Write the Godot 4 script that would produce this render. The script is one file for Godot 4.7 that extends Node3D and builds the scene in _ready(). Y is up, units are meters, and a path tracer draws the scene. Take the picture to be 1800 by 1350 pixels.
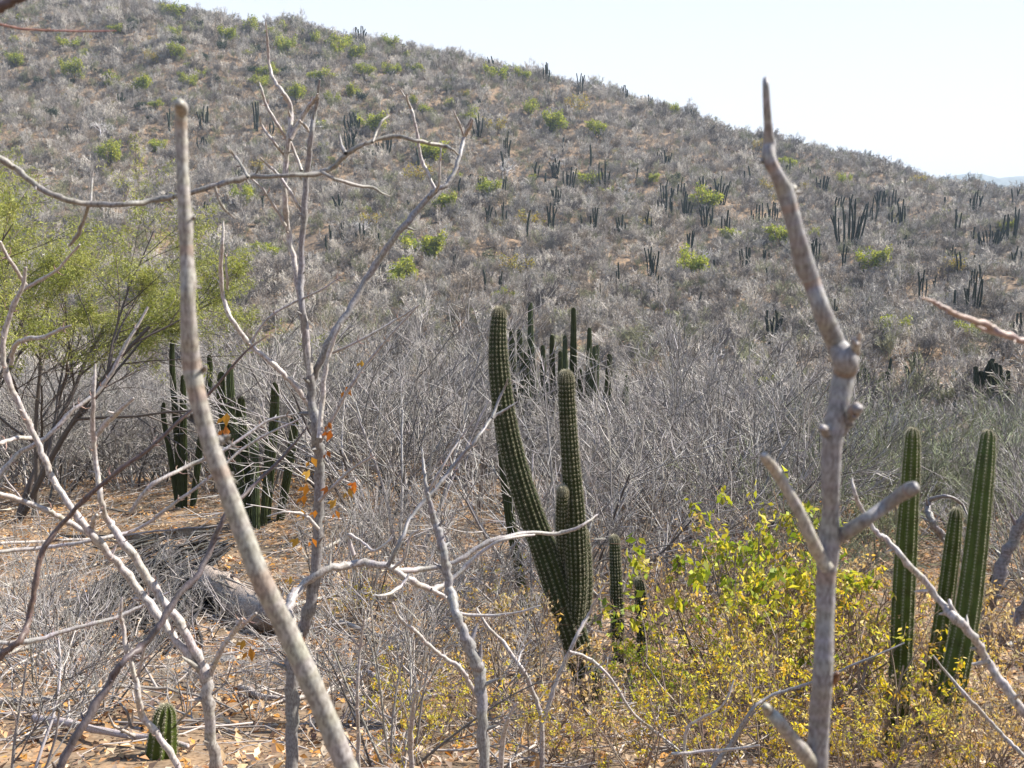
extends Node3D
# A thorn-scrub valley: bare shrubs, column cacti, a hillside across a dip. Units are metres, the eye stands at EYE looking down -z.

const EYE := Vector3(0, 1.6, 0)
const F := 1854.0          # focal length in pixels of a picture 1800 wide
const PITCH := 0.1367
var M := {}
var used := {}
var rg := RandomNumberGenerator.new()
var hn := FastNoiseLite.new()
var pn := FastNoiseLite.new()
var cols_px := [-300.0, 0.0, 450.0, 900.0, 1350.0, 1800.0, 2100.0]
var rows_d := [0.0, 3.0, 7.0, 12.0, 18.0, 30.0, 45.0, 65.0, 90.0, 120.0, 160.0, 200.0, 240.0, 275.0, 300.0, 340.0, 420.0, 700.0]
var tab := []

class MB:
	var v := PackedVector3Array()
	var n := PackedVector3Array()
	var c := PackedColorArray()
	var i := PackedInt32Array()
	func tube(pts: Array, rad: Array, sides: int, col: Color, capped := false, lump: FastNoiseLite = null, amp := 0.0, cols: Array = []) -> void:
		var cnt := pts.size()
		var t0: Vector3 = (pts[1] - pts[0]).normalized()
		var nn := t0.cross(Vector3(0.31, 0.2, 0.93)).normalized()
		var base := v.size()
		for k in cnt:
			var t: Vector3 = ((pts[mini(k + 1, cnt - 1)] as Vector3) - (pts[maxi(k - 1, 0)] as Vector3)).normalized()
			nn = (nn - t * nn.dot(t)).normalized()
			var bb := t.cross(nn)
			var p: Vector3 = pts[k]
			var r: float = rad[k]
			var cc: Color = cols[k] if cols.size() else col
			for s in sides:
				var a := TAU * s / sides
				var o := nn * cos(a) + bb * sin(a)
				var rr := r
				if lump:
					rr *= 1.0 + amp * lump.get_noise_3dv((p + o * r) * 40.0)
				v.append(p + o * rr)
				n.append(o)
				c.append(cc)
		for k in cnt - 1:
			for s in sides:
				var a := base + k * sides + s
				var b := base + k * sides + (s + 1) % sides
				var d := a + sides
				var e := b + sides
				i.append_array([a, d, e, a, e, b])
		if capped:
			var t: Vector3 = ((pts[cnt - 1] as Vector3) - (pts[cnt - 2] as Vector3)).normalized()
			var tip := v.size()
			var rl: float = rad[cnt - 1]
			v.append((pts[cnt - 1] as Vector3) + t * rl * 0.35)
			n.append(t)
			c.append(cols[cnt - 1] if cols.size() else col)
			var e0 := base + (cnt - 1) * sides
			for s in sides:
				i.append_array([e0 + s, tip, e0 + (s + 1) % sides])
	func leaf(p: Vector3, d: Vector3, side: Vector3, l: float, w: float, fold: float, col: Color) -> void:
		var b := v.size()
		var nn := d.cross(side).normalized()
		v.append(p)
		v.append(p + d * l * 0.45 + side * w * 0.5 + nn * fold * w)
		v.append(p + d * l)
		v.append(p + d * l * 0.45 - side * w * 0.5 + nn * fold * w)
		var n1 := (nn - side * fold).normalized()
		var n2 := (nn + side * fold).normalized()
		n.append_array([nn, n1, nn, n2])
		for q in 4:
			c.append(col)
		i.append_array([b, b + 1, b + 2, b, b + 2, b + 3])
	func mesh(mat: Material) -> ArrayMesh:
		var m := ArrayMesh.new()
		if v.size() == 0:
			return m
		var a := []
		a.resize(Mesh.ARRAY_MAX)
		a[Mesh.ARRAY_VERTEX] = v
		a[Mesh.ARRAY_NORMAL] = n
		a[Mesh.ARRAY_COLOR] = c
		a[Mesh.ARRAY_INDEX] = i
		m.add_surface_from_arrays(Mesh.PRIMITIVE_TRIANGLES, a)
		m.surface_set_material(0, mat)
		return m

# ---------------------------------------------------------------- naming helpers
func numbered(called: String) -> String:
	var k: int = used.get(called, 0)
	used[called] = k + 1
	return called if k == 0 else "%s_%03d" % [called, k]

func tag(o: Node, label: String, category: String, group := "", kind := "") -> void:
	if label: o.set_meta("label", label)
	if category: o.set_meta("category", category)
	if group: o.set_meta("group", group)
	if kind: o.set_meta("kind", kind)

func thing(called: String, at: Vector3, label: String, category: String, group := "", kind := "") -> Node3D:
	var o := Node3D.new()
	o.name = numbered(called)
	add_child(o, true)
	o.position = at
	tag(o, label, category, group, kind)
	return o

func part(called: String, m: Mesh, parent: Node, mat: Material = null) -> MeshInstance3D:
	var o := MeshInstance3D.new()
	o.name = called if parent != self else numbered(called)
	o.mesh = m
	if called == "twigs": o.set_meta("kind", "stuff")
	if mat: o.material_override = mat
	parent.add_child(o, true)
	return o

# ---------------------------------------------------------------- view and terrain
func ray(px: float, py: float) -> Vector3:
	var v := Vector3((px - 900.0) / F, -(py - 675.0) / F, -1.0).rotated(Vector3.RIGHT, -PITCH)
	return v / -v.z

func at(px: float, py: float, d: float) -> Vector3:
	return EYE + ray(px, py) * d

func make_table() -> void:
	var near := {0.0: -1.6, 3.0: -2.05, 7.0: -3.0, 12.0: -4.0, 18.0: -4.95, 30.0: -6.9, 45.0: -9.2}
	var far := {
		65.0: [762, 762, 760, 755, 745, 742, 742], 90.0: [640, 640, 640, 640, 642, 645, 645], 120.0: [515, 515, 520, 540, 552, 555, 555],
		160.0: [375, 375, 390, 430, 458, 470, 470], 200.0: [250, 255, 275, 335, 385, 410, 415], 240.0: [128, 135, 165, 232, 312, 372, 385],
		275.0: [20, 30, 75, 160, 268, 358, 380], 300.0: [-50, -30, 45, 128, 252, 356, 385]}
	for d in rows_d:
		var row := []
		for k in cols_px.size():
			if near.has(d):
				row.append(near[d])
			elif far.has(d):
				row.append(ray(cols_px[k], far[d][k]).y * d)
			else:
				var top: float = tab[14][k]
				row.append({340.0: top - 7.0, 420.0: top - 40.0, 700.0: -70.0}[d])
		tab.append(row)

func column_height(k: int, j: int, t: float) -> float:
	var n := rows_d.size()
	var a: float = tab[maxi(j - 1, 0)][k]
	var b: float = tab[j][k]
	var c: float = tab[mini(j + 1, n - 1)][k]
	var e: float = tab[mini(j + 2, n - 1)][k]
	return cubic_interpolate_in_time(b, c, a, e, t, rows_d[mini(j + 1, n - 1)] - rows_d[j], rows_d[maxi(j - 1, 0)] - rows_d[j], rows_d[mini(j + 2, n - 1)] - rows_d[j])

func height(x: float, z: float) -> float:
	var d := -z
	var h := 0.0
	if d <= 0.0:
		h = -1.6 - d * 0.12
	elif d >= 699.0:
		h = -70.0
	else:
		var px := clampf(900.0 + F * x / maxf(d, 4.0), -299.0, 2099.0)
		var k := 0
		while px > cols_px[k + 1]: k += 1
		var t: float = (px - cols_px[k]) / (cols_px[k + 1] - cols_px[k])
		var j := 0
		while d > rows_d[j + 1]: j += 1
		var s: float = (d - rows_d[j]) / (rows_d[j + 1] - rows_d[j])
		var q := [0.0, 0.0, 0.0, 0.0]
		for m in 4:
			var kk := clampi(k - 1 + m, 0, cols_px.size() - 1)
			q[m] = lerpf(tab[j][kk], tab[mini(j + 1, rows_d.size() - 1)][kk], s) if d < 1.0 else column_height(kk, j, s)
		h = cubic_interpolate(q[1], q[2], q[0], q[3], t)
	var rough := clampf(absf(d) / 60.0, 0.0, 1.0)
	h += hn.get_noise_2d(x * 1.5, z * 1.5) * 3.0 * rough + hn.get_noise_2d(x * 9.0, z * 9.0) * (0.12 + 0.3 * rough) + hn.get_noise_2d(x * 45.0, z * 45.0) * 0.05
	return h + EYE.y

func on_ground(x: float, d: float) -> Vector3:
	return Vector3(x, height(x, -d), -d)

func ground_under(px: float, py: float, from := 4.0) -> Vector3:
	var r := ray(px, py)
	var d := from
	while d < 330.0:
		var p := EYE + r * d
		if p.y < height(p.x, p.z):
			return p
		d *= 1.006
	return Vector3.INF

func seen_at(p: Vector3) -> Vector2:
	var v := (p - EYE).rotated(Vector3.RIGHT, PITCH)
	return Vector2(900.0 + F * v.x / -v.z, 675.0 - F * v.y / -v.z)

# ---------------------------------------------------------------- materials
func lin(r: float, g: float, b: float) -> Color:
	return Color(r, g, b).linear_to_srgb()

func noise_tex(freq: float, ramp: Array, oct := 5, nseed := 1, normal := false, kind := FastNoiseLite.TYPE_SIMPLEX_SMOOTH, size := 512) -> NoiseTexture2D:
	var n := FastNoiseLite.new()
	n.noise_type = kind
	n.seed = nseed
	n.frequency = freq
	n.fractal_octaves = oct
	var t := NoiseTexture2D.new()
	t.width = size
	t.height = size
	t.seamless = true
	t.noise = n
	t.as_normal_map = normal
	if ramp.size():
		var g := Gradient.new()
		var off := PackedFloat32Array()
		var cc := PackedColorArray()
		for e in ramp:
			off.append(e[0])
			cc.append(e[1])
		g.offsets = off
		g.colors = cc
		t.color_ramp = g
	return t

func mat(called: String, col: Color, rough := 0.85, vertex := true) -> StandardMaterial3D:
	var m := StandardMaterial3D.new()
	m.resource_name = called
	m.albedo_color = col
	m.roughness = rough
	m.metallic_specular = 0.35
	m.vertex_color_use_as_albedo = vertex
	M[called] = m
	return m

func bark(called: String, col: Color, tex: Texture2D, bump: Texture2D, scale: Vector3, depth: float) -> void:
	var m := mat(called, col, 0.55)
	m.metallic_specular = 0.5
	m.albedo_texture = tex
	m.uv1_triplanar = true
	m.uv1_world_triplanar = true
	m.uv1_scale = scale
	m.heightmap_enabled = true
	m.heightmap_texture = bump
	m.heightmap_scale = depth

func make_materials() -> void:
	var grey_tex := noise_tex(0.012, [[0.0, Color(0.5, 0.46, 0.43)], [0.42, Color(0.8, 0.78, 0.77)], [0.6, Color(0.95, 0.94, 0.93)], [1.0, Color(1, 1, 1)]], 6, 3)
	var bump := noise_tex(0.02, [[0.0, Color.BLACK], [1.0, Color.WHITE]], 5, 9)
	bark("stem_bark", Color.WHITE, grey_tex, bump, Vector3(30, 12, 30), 0.025)
	bark("branch_bark", Color.WHITE, grey_tex, bump, Vector3(22, 9, 22), 0.03)
	mat("twig", Color.WHITE, 0.5)
	mat("twig_green", lin(0.72, 0.86, 0.5), 0.55)
	mat("twig_pale", Color.WHITE, 0.45)
	mat("twig_brown", lin(0.8, 0.66, 0.56), 0.8)
	var lf := mat("leaf", Color.WHITE, 0.55)
	lf.backlight_enabled = true
	lf.backlight = lin(0.9, 0.9, 0.6)
	var dl := mat("dry_leaf", Color.WHITE, 0.7)
	dl.backlight_enabled = true
	dl.backlight = lin(0.55, 0.42, 0.3)
	var cm := mat("cactus_skin", Color.WHITE, 0.55)
	cm.albedo_texture = noise_tex(0.01, [[0.0, Color(0.72, 0.68, 0.55)], [0.5, Color(0.92, 0.95, 0.9)], [1.0, Color(1, 1, 1)]], 5, 21)
	cm.uv1_triplanar = true
	cm.uv1_scale = Vector3(2.5, 1.5, 2.5)
	mat("spine", Color.WHITE, 0.6)
	bark("dead_wood", Color.WHITE, grey_tex, bump, Vector3(5, 5, 5), 0.6)
	bark("rock_face", Color.WHITE, grey_tex, bump, Vector3(3, 3, 3), 1.2)
	var g := mat("earth", Color.WHITE, 0.95, false)
	g.albedo_texture = noise_tex(0.012, [[0.0, Color(0.3, 0.28, 0.25)], [0.35, Color(0.41, 0.37, 0.32)], [0.55, Color(0.54, 0.47, 0.39)], [0.75, Color(0.63, 0.53, 0.42)], [1.0, Color(0.48, 0.46, 0.42)]], 7, 5, false, FastNoiseLite.TYPE_SIMPLEX_SMOOTH, 1024)
	g.uv1_triplanar = true
	g.uv1_world_triplanar = true
	g.uv1_scale = Vector3(0.13, 0.13, 0.13)
	g.detail_enabled = true
	g.detail_blend_mode = BaseMaterial3D.BLEND_MODE_MUL
	g.detail_albedo = noise_tex(0.05, [[0.0, Color(0.55, 0.5, 0.46)], [0.5, Color(0.9, 0.88, 0.86)], [1.0, Color(1, 1, 1)]], 5, 8)
	g.detail_uv_layer = BaseMaterial3D.DETAIL_UV_2
	g.uv2_triplanar = true
	g.uv2_world_triplanar = true
	g.uv2_scale = Vector3(1.1, 1.1, 1.1)
	g.heightmap_enabled = true
	g.heightmap_texture = bump
	g.heightmap_scale = 4.0
	var mt := mat("mountain_side", lin(0.2, 0.2, 0.17), 0.95, false)
	mt.albedo_texture = noise_tex(0.02, [[0.0, Color(0.6, 0.62, 0.58)], [1.0, Color(1, 1, 1)]], 6, 31)
	mt.uv1_triplanar = true
	mt.uv1_world_triplanar = true
	mt.uv1_scale = Vector3(0.004, 0.004, 0.004)

# ---------------------------------------------------------------- growing things
func rdir() -> Vector3:
	return Vector3(rg.randfn(), rg.randfn(), rg.randfn()).normalized()

func vary(col: Color, amt: float) -> Color:
	var f := 1.0 + rg.randf_range(-amt, amt)
	return Color(col.r * f, col.g * f * (1.0 + rg.randf_range(-0.04, 0.04)), col.b * f * (1.0 + rg.randf_range(-0.07, 0.07)))

# stems that fork, and fork again: p = stems, tilt, len, r, segs, kids, lenf, wob, up, ang, sides, split, tone
func grow(p: Dictionary) -> Dictionary:
	var br := MB.new()
	var tw := MB.new()
	var tips := []
	var stack := []
	for s in p.stems:
		var a: float = TAU * (s + rg.randf() * 0.8) / p.stems
		var tl := rg.randf_range(p.tilt[0], p.tilt[1])
		var dir := Vector3(cos(a) * sin(tl), cos(tl), sin(a) * sin(tl))
		var st: Vector3 = Vector3(cos(a), 0, sin(a)) * rg.randf() * p.get("foot", 0.12) - Vector3.UP * 0.15
		stack.append([st, dir, p.len * rg.randf_range(0.75, 1.15), p.r * rg.randf_range(0.7, 1.1), 0])
	var last: int = p.kids.size()
	while stack.size():
		var e: Array = stack.pop_back()
		var pos: Vector3 = e[0]
		var dir: Vector3 = e[1]
		var lv: int = e[4]
		var n: int = p.segs[lv]
		var pts := [pos]
		var rad := [e[3]]
		var bend: Vector3 = rdir() * p.wob * 0.5
		for k in n:
			dir = (dir + rdir() * p.wob + bend + Vector3.UP * p.up[lv]).normalized()
			pos = pos + dir * (e[2] / n)
			pts.append(pos)
			rad.append(lerpf(e[3], e[3] * (0.5 if lv < last else 0.4), float(k + 1) / n))
		var col := vary(p.tone, p.get("mix", 0.28))
		(br if lv < p.split else tw).tube(pts, rad, p.sides[lv], col)
		if lv < last:
			var m: int = p.kids[lv]
			for k in m:
				var t := clampf(lerpf(p.get("bare", 0.3), 1.0, (k + rg.randf()) / m), 0.0, 0.999)
				var fi := t * n
				var b: int = int(fi)
				var q: Vector3 = (pts[b] as Vector3).lerp(pts[b + 1], fi - b)
				var dd: Vector3 = ((pts[b + 1] as Vector3) - (pts[b] as Vector3)).normalized()
				var perp := dd.cross(rdir()).normalized()
				var nd := dd.rotated(perp, rg.randf_range(p.ang[0], p.ang[1]))
				stack.append([q, nd, e[2] * p.lenf * (1.25 - 0.5 * t) * rg.randf_range(0.7, 1.2), maxf(lerpf(e[3], e[3] * 0.5, t) * 0.66, p.rmin), lv + 1])
		else:
			tips.append([pts, col])
	return {"br": br, "tw": tw, "tips": tips}

func leaves_on(mb: MB, tips: Array, per: int, l: float, w: float, pal: Array, droop: float, spread: float, share := 1.0) -> void:
	for tp in tips:
		if rg.randf() > share: continue
		var pts: Array = tp[0]
		var base: Color = pal[rg.randi() % pal.size()]
		for k in per:
			var f := rg.randf() * (pts.size() - 1.001)
			var b := int(f)
			var q: Vector3 = (pts[b] as Vector3).lerp(pts[b + 1], f - b) + rdir() * spread
			var d := (rdir() + Vector3.DOWN * droop).normalized()
			var side := d.cross(rdir()).normalized()
			var s := rg.randf_range(0.6, 1.25)
			mb.leaf(q, d, side, l * s, w * s, rg.randf_range(0.05, 0.4), vary(base if rg.randf() < 0.75 else pal[rg.randi() % pal.size()], 0.25))

func smooth_path(raw: Array, step: int) -> Array:
	# raw: [Vector3, radius]; Catmull-Rom through them
	var out := []
	var n := raw.size()
	for k in n - 1:
		for s in step:
			var t := float(s) / step
			var a: Array = raw[maxi(k - 1, 0)]
			var b: Array = raw[k]
			var c: Array = raw[k + 1]
			var e: Array = raw[mini(k + 2, n - 1)]
			out.append([(b[0] as Vector3).cubic_interpolate(c[0], a[0], e[0], t), maxf(cubic_interpolate(b[1], c[1], a[1], e[1], t), 0.0004)])
	out.append(raw[n - 1])
	return out

# a branch followed through points [px, py, width]; d0 at its first point, d1 at its last
func limb(parent: Node3D, called: String, raw: Array, d0: float, d1: float, tone: Color, material: String, sides := 10, step := 5, rough := 0.1, thorns := 0.0, scars := []) -> MeshInstance3D:
	var p3 := []
	for k in raw.size():
		var d := lerpf(d0, d1, float(k) / (raw.size() - 1)) + rg.randf_range(-0.01, 0.01) * d0
		p3.append([at(raw[k][0], raw[k][1], d) - parent.position, raw[k][2] * 0.5 * d / F])
	if raw[0][1] >= 1380:
		var foot: Vector3 = p3[0][0] + parent.position
		var drop := foot.y - height(foot.x, foot.z) + 0.05
		if drop > 0.05: p3.push_front([foot - parent.position - Vector3(rg.randf_range(-0.1, 0.1) * drop, drop, 0), p3[0][1] * 1.1])
	var sp := smooth_path(p3, step)
	var pts := []
	var rad := []
	var cols := []
	var knot := 4
	for k in sp.size():
		if sides <= 12 and k > 1 and k < sp.size() - 1:
			sp[k][0] += rdir() * sp[k][1] * 0.3
			knot -= 1
			if knot == 0:
				knot = rg.randi_range(4, 9)
				sp[k][1] *= 1.22
		pts.append(sp[k][0])
		rad.append(sp[k][1] * (1.0 + rg.randf_range(-0.015, 0.015) if sides > 12 else 1.0 + rg.randf_range(-0.05, 0.05)))
		var c := vary(tone, 0.08)
		for s in scars:
			if absf(float(k) / step - s) < 0.16: c = c.lerp(Color(0.26, 0.14, 0.08), 0.4)
		cols.append(c)
	var mb := MB.new()
	mb.tube(pts, rad, sides, tone, true, pn, rough, cols)
	if sides <= 12 and sides > 6:
		for k in range(3, pts.size() - 2, 6):
			var t: Vector3 = ((pts[k + 1] as Vector3) - (pts[k] as Vector3)).normalized()
			var sd := (t.cross(rdir()).normalized() + t * 0.6).normalized()
			var ln: float = rad[k] * rg.randf_range(1.6, 4.5)
			mb.tube([pts[k], pts[k] + sd * ln * 0.6, pts[k] + sd * ln], [rad[k] * 0.55, rad[k] * 0.35, rad[k] * 0.12], 5, vary(tone, 0.2))
	if thorns > 0.0:
		var run := 0.0
		for k in range(1, pts.size() - 1):
			run += (pts[k] as Vector3).distance_to(pts[k - 1])
			if run > thorns:
				run = 0.0
				var t: Vector3 = ((pts[k + 1] as Vector3) - (pts[k] as Vector3)).normalized()
				var sd := t.cross(rdir()).normalized()
				for s in [-1.0, 1.0]:
					var q: Vector3 = pts[k] + sd * s * rad[k] * 0.7
					var ln := rg.randf_range(0.012, 0.022)
					mb.tube([q, q + (sd * s + t * 0.5) * ln * 0.6, q + (sd * s * 0.9 + t * 0.9) * ln], [0.0022, 0.0013, 0.0003], 4, vary(Color(0.3, 0.2, 0.17), 0.3))
	return part(called, mb.mesh(M[material]), parent)

# ---------------------------------------------------------------- cacti
func ribbed(pts: Array, rad: Array, ribs: int, per: int, depth: float, skin: Color, crest: Color, areoles: Array = []) -> MB:
	var mb := MB.new()
	var sides := ribs * per
	var nn := Vector3(0.3, 0.0, 0.95)
	var cnt := pts.size()
	var run := 0.0
	for k in cnt:
		var t: Vector3 = ((pts[mini(k + 1, cnt - 1)] as Vector3) - (pts[maxi(k - 1, 0)] as Vector3)).normalized()
		nn = (nn - t * nn.dot(t)).normalized()
		var bb := t.cross(nn)
		if k > 0: run += (pts[k] as Vector3).distance_to(pts[k - 1])
		var patch := vary(skin, 0.06)
		for s in sides:
			var a := TAU * s / sides
			var o := nn * cos(a) + bb * sin(a)
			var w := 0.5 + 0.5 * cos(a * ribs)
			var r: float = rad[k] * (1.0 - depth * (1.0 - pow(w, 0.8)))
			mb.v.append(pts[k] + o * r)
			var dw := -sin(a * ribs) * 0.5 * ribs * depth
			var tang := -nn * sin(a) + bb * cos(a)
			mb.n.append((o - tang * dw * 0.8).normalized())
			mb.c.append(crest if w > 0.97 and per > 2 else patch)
		if areoles.size() and k < cnt - 1:
			for s in ribs:
				var a := TAU * s / ribs
				var o := nn * cos(a) + bb * sin(a)
				areoles[0].append([pts[k] + o * rad[k], o, t])
	for k in cnt - 1:
		for s in sides:
			var a := k * sides + s
			var b := k * sides + (s + 1) % sides
			mb.i.append_array([a, a + sides, b + sides, a, b + sides, b])
	return mb

func spine_mesh() -> ArrayMesh:
	var mb := MB.new()
	mb.tube([Vector3(0, -0.001, 0), Vector3(0, 0.002, 0), Vector3(0, 0.0035, 0)], [0.0034, 0.003, 0.0008], 6, Color(0.27, 0.26, 0.18))
	for k in 7:
		var a := TAU * k / 7.0
		var e := Vector3(cos(a), rg.randf_range(0.4, 1.1), sin(a)).normalized()
		mb.tube([Vector3.ZERO, e * 0.013], [0.0007, 0.0003], 3, Color(0.34, 0.31, 0.22))
	return mb.mesh(M.spine)

# one column of a near cactus: raw points run from base to tip as [px, py, width]
func column(parent: Node3D, called: String, raw: Array, d0: float, d1: float, ribs: int, skin: Color, crest: Color, spines: Mesh, gap := 0.024) -> void:
	var p3 := []
	for k in raw.size():
		var d := lerpf(d0, d1, float(k) / (raw.size() - 1))
		p3.append([at(raw[k][0], raw[k][1], d) - parent.position, raw[k][2] * 0.5 * d / F])
	var foot: Vector3 = p3[0][0] + parent.position
	var drop := foot.y - height(foot.x, foot.z) + 0.05
	if drop > 0.05 and called == "stem": p3.push_front([p3[0][0] - Vector3(0, drop, 0), p3[0][1]])
	var sp := smooth_path(p3, 12)
	# resample evenly
	var pts := [sp[0][0]]
	var rad := [sp[0][1]]
	var run := 0.0
	for k in range(1, sp.size()):
		var a: Vector3 = sp[k - 1][0]
		var b: Vector3 = sp[k][0]
		var l := a.distance_to(b)
		while run + l >= gap:
			var q := a.lerp(b, (gap - run) / l)
			pts.append(q)
			rad.append(lerpf(sp[k - 1][1], sp[k][1], 0.5) * (1.0 + 0.03 * pn.get_noise_1d(pts.size() * 6.0)))
			a = q
			l = a.distance_to(b)
			run = 0.0
		run += l
	var top: float = rad[rad.size() - 1]
	var tn: Vector3 = ((pts[pts.size() - 1] as Vector3) - (pts[pts.size() - 4] as Vector3)).normalized()
	var end: Vector3 = pts[pts.size() - 1]
	for k in range(1, 9):
		var f := k / 8.0
		pts.append(end + tn * top * 1.35 * sin(f * PI / 2))
		rad.append(top * maxf(cos(f * PI / 2), 0.03))
	var holder := [[]]
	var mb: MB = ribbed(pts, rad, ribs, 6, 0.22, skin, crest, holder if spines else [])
	var st := part(called, mb.mesh(M.cactus_skin), parent)
	if spines:
		var list: Array = holder[0]
		var mm := MultiMesh.new()
		mm.transform_format = MultiMesh.TRANSFORM_3D
		mm.mesh = spines
		mm.instance_count = list.size()
		for k in list.size():
			var o: Vector3 = list[k][1]
			var t: Vector3 = list[k][2]
			var side := t.cross(o).normalized()
			var s := rg.randf_range(0.75, 1.3)
			mm.set_instance_transform(k, Transform3D(Basis(side, o, side.cross(o)).rotated(o, rg.randf() * TAU).scaled(Vector3(s, s, s)), list[k][0]))
		var mi := MultiMeshInstance3D.new()
		mi.name = "spines"
		mi.multimesh = mm
		mi.set_meta("kind", "stuff")
		st.add_child(mi, true)

var far_stems := []
func make_far_stems() -> void:
	for v in 5:
		var pts := []
		var rad := []
		var lean := Vector3(rg.randf_range(-0.06, 0.06), 0, rg.randf_range(-0.06, 0.06))
		for k in 15:
			var f := k / 14.0
			pts.append(Vector3(0, f, 0) + lean * sin(f * PI))
			rad.append(0.03 * (0.8 + 0.25 * sin(f * PI * 0.9)) * (1.0 + 0.08 * sin(f * 19.0 + v)))
		pts.append(Vector3(0, 1.018, 0))
		rad.append(0.019)
		pts.append(Vector3(0, 1.027, 0))
		rad.append(0.004)
		far_stems.append(ribbed(pts, rad, 9, 4, 0.22, Color(0.018, 0.026, 0.015), Color(0.04, 0.046, 0.028)).mesh(M.cactus_skin))

# a clump standing on the far slope: base pixel, height and width in pixels
func far_cactus(px: float, ptop: float, pbase: float, wide: float, n: int, label: String, group := "column cacti on the far hillside") -> void:
	var g := ground_under(px, pbase, 40.0)
	if g == Vector3.INF: g = ground_under(px, pbase + 12.0, 40.0)
	if g == Vector3.INF: return
	var d := -g.z
	g.y = height(g.x, g.z)
	var tall := (pbase - ptop) * d / F * 1.15
	var span := wide * d / F
	var o := thing("column_cactus", g, label, "cactus", group)
	for k in n:
		var m := part("stem", far_stems[rg.randi() % 5], o)
		var f := (k + 0.5) / n - 0.5 if n > 1 else 0.0
		var h := tall * (rg.randf_range(0.62, 1.0) if k != n / 2 else 1.0)
		var thick := rg.randf_range(2.4, 3.8) * (1.15 if n == 1 else 1.0) * clampf(d / 130.0, 1.0, 1.7)
		var off := Vector3(f * span * 0.75, -0.12, rg.randf_range(-0.4, 0.4) * span * 0.5)
		var b := Basis(Vector3.UP, rg.randf() * TAU).scaled(Vector3(thick, h, thick))
		b = Basis(Vector3.BACK, -f * span * 0.55 / maxf(h, 0.5) + rg.randf_range(-0.04, 0.04)) * b
		m.transform = Transform3D(b, off * 0.8)

# ---------------------------------------------------------------- shrubs
var far_bare := []
var mid_bare := []
var leafy := []
var dark_leafy := []
var yellow_far := []

const GREY := Color(0.33, 0.31, 0.275)
func make_shrubs() -> void:
	for v in 7:
		var gr := grow({"stems": 4 + v % 3, "tilt": [0.15, 0.85], "len": 1.35, "r": 0.035, "segs": [3, 3, 2, 2], "kids": [6, 5, 3], "lenf": 0.56, "wob": 0.17, "up": [0.05, 0.05, 0.03, 0.0], "ang": [0.4, 0.95], "sides": [4, 3, 3, 3], "split": 9, "tone": GREY, "rmin": 0.015, "mix": 0.45})
		far_bare.append(gr.br.mesh(M.twig))
	for v in 8:
		var gr := grow({"stems": 5 + v % 3 + (3 if v % 2 else 0), "tilt": [0.12, 0.75], "len": 1.6 + 0.4 * (v % 2), "r": 0.019, "segs": [6, 5, 4, 3], "kids": [6, 5, 4] if v % 2 == 0 else [5, 4, 3], "lenf": 0.54, "wob": 0.13 - 0.06 * (v % 2), "up": [0.0, 0.03, 0.03, 0.02], "ang": [0.3, 0.8], "sides": [5, 4, 3, 3], "split": 2, "tone": Color(0.23, 0.215, 0.205), "rmin": 0.0045, "mix": 0.7, "foot": 0.25})
		mid_bare.append([gr.br.mesh(M.twig), gr.tw.mesh(M.twig)])
	var green := [Color(0.32, 0.35, 0.05), Color(0.22, 0.27, 0.05), Color(0.42, 0.42, 0.07), Color(0.2, 0.22, 0.07)]
	var dull := [Color(0.04, 0.06, 0.035), Color(0.055, 0.07, 0.04), Color(0.05, 0.065, 0.05)]
	var yel := [Color(0.38, 0.3, 0.05), Color(0.3, 0.28, 0.06), Color(0.35, 0.24, 0.07)]
	for v in 5:
		var gr := grow({"stems": 5, "tilt": [0.2, 0.95], "len": 1.1, "r": 0.045, "segs": [3, 3, 2], "kids": [5, 4], "lenf": 0.55, "wob": 0.16, "up": [0.06, 0.05, 0.0], "ang": [0.4, 0.9], "sides": [4, 3, 3], "split": 9, "tone": Color(0.17, 0.14, 0.12), "rmin": 0.012})
		var lb := MB.new()
		leaves_on(lb, gr.tips, 26, 0.13, 0.08, green, 0.1, 0.18, 0.7)
		leafy.append([gr.br.mesh(M.twig), lb.mesh(M.leaf)])
		lb = MB.new()
		leaves_on(lb, gr.tips, 12, 0.12, 0.08, dull, 0.1, 0.15)
		dark_leafy.append([gr.br.mesh(M.twig), lb.mesh(M.leaf)])
		lb = MB.new()
		leaves_on(lb, gr.tips, 8, 0.11, 0.07, yel, 0.3, 0.16, 0.6)
		yellow_far.append([gr.br.mesh(M.twig), lb.mesh(M.leaf)])

func bush(called: String, kind: Array, p: Vector3, s: Vector3, label: String, cat: String, group: String, mats := ["", ""]) -> Node3D:
	var o := thing(called, p, label, cat, group)
	var leafed: bool = kind[1].surface_get_material(0) != M.twig
	part("branches", kind[0], o, M[mats[0]] if mats[0] else null)
	part("foliage" if leafed else "twigs", kind[1], o, M[mats[1]] if mats[1] else null)
	o.basis = Basis(Vector3.UP, rg.randf() * TAU).scaled(s)
	return o

# where a thing stands on the far slope, in words
func place_words(px: float, py: float) -> String:
	var ridge := 40.0 + maxf(0.0, px - 450.0) * 0.225
	var up := "on the skyline" if py < ridge + 45.0 else "high on the slope" if py < ridge + 150.0 else "halfway up the slope" if py < 430.0 else "low on the slope"
	var side := "left of the cut grey stem" if px < 320.0 else "beside the thin forked tree" if px < 600.0 else "between forked tree and cactus" if px < 860.0 else "straight above the central cacti" if px < 1110.0 else "left of the knobbly stem" if px < 1390.0 else "right of the knobbly stem" if px < 1600.0 else "near the right edge"
	return up + " " + side

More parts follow.
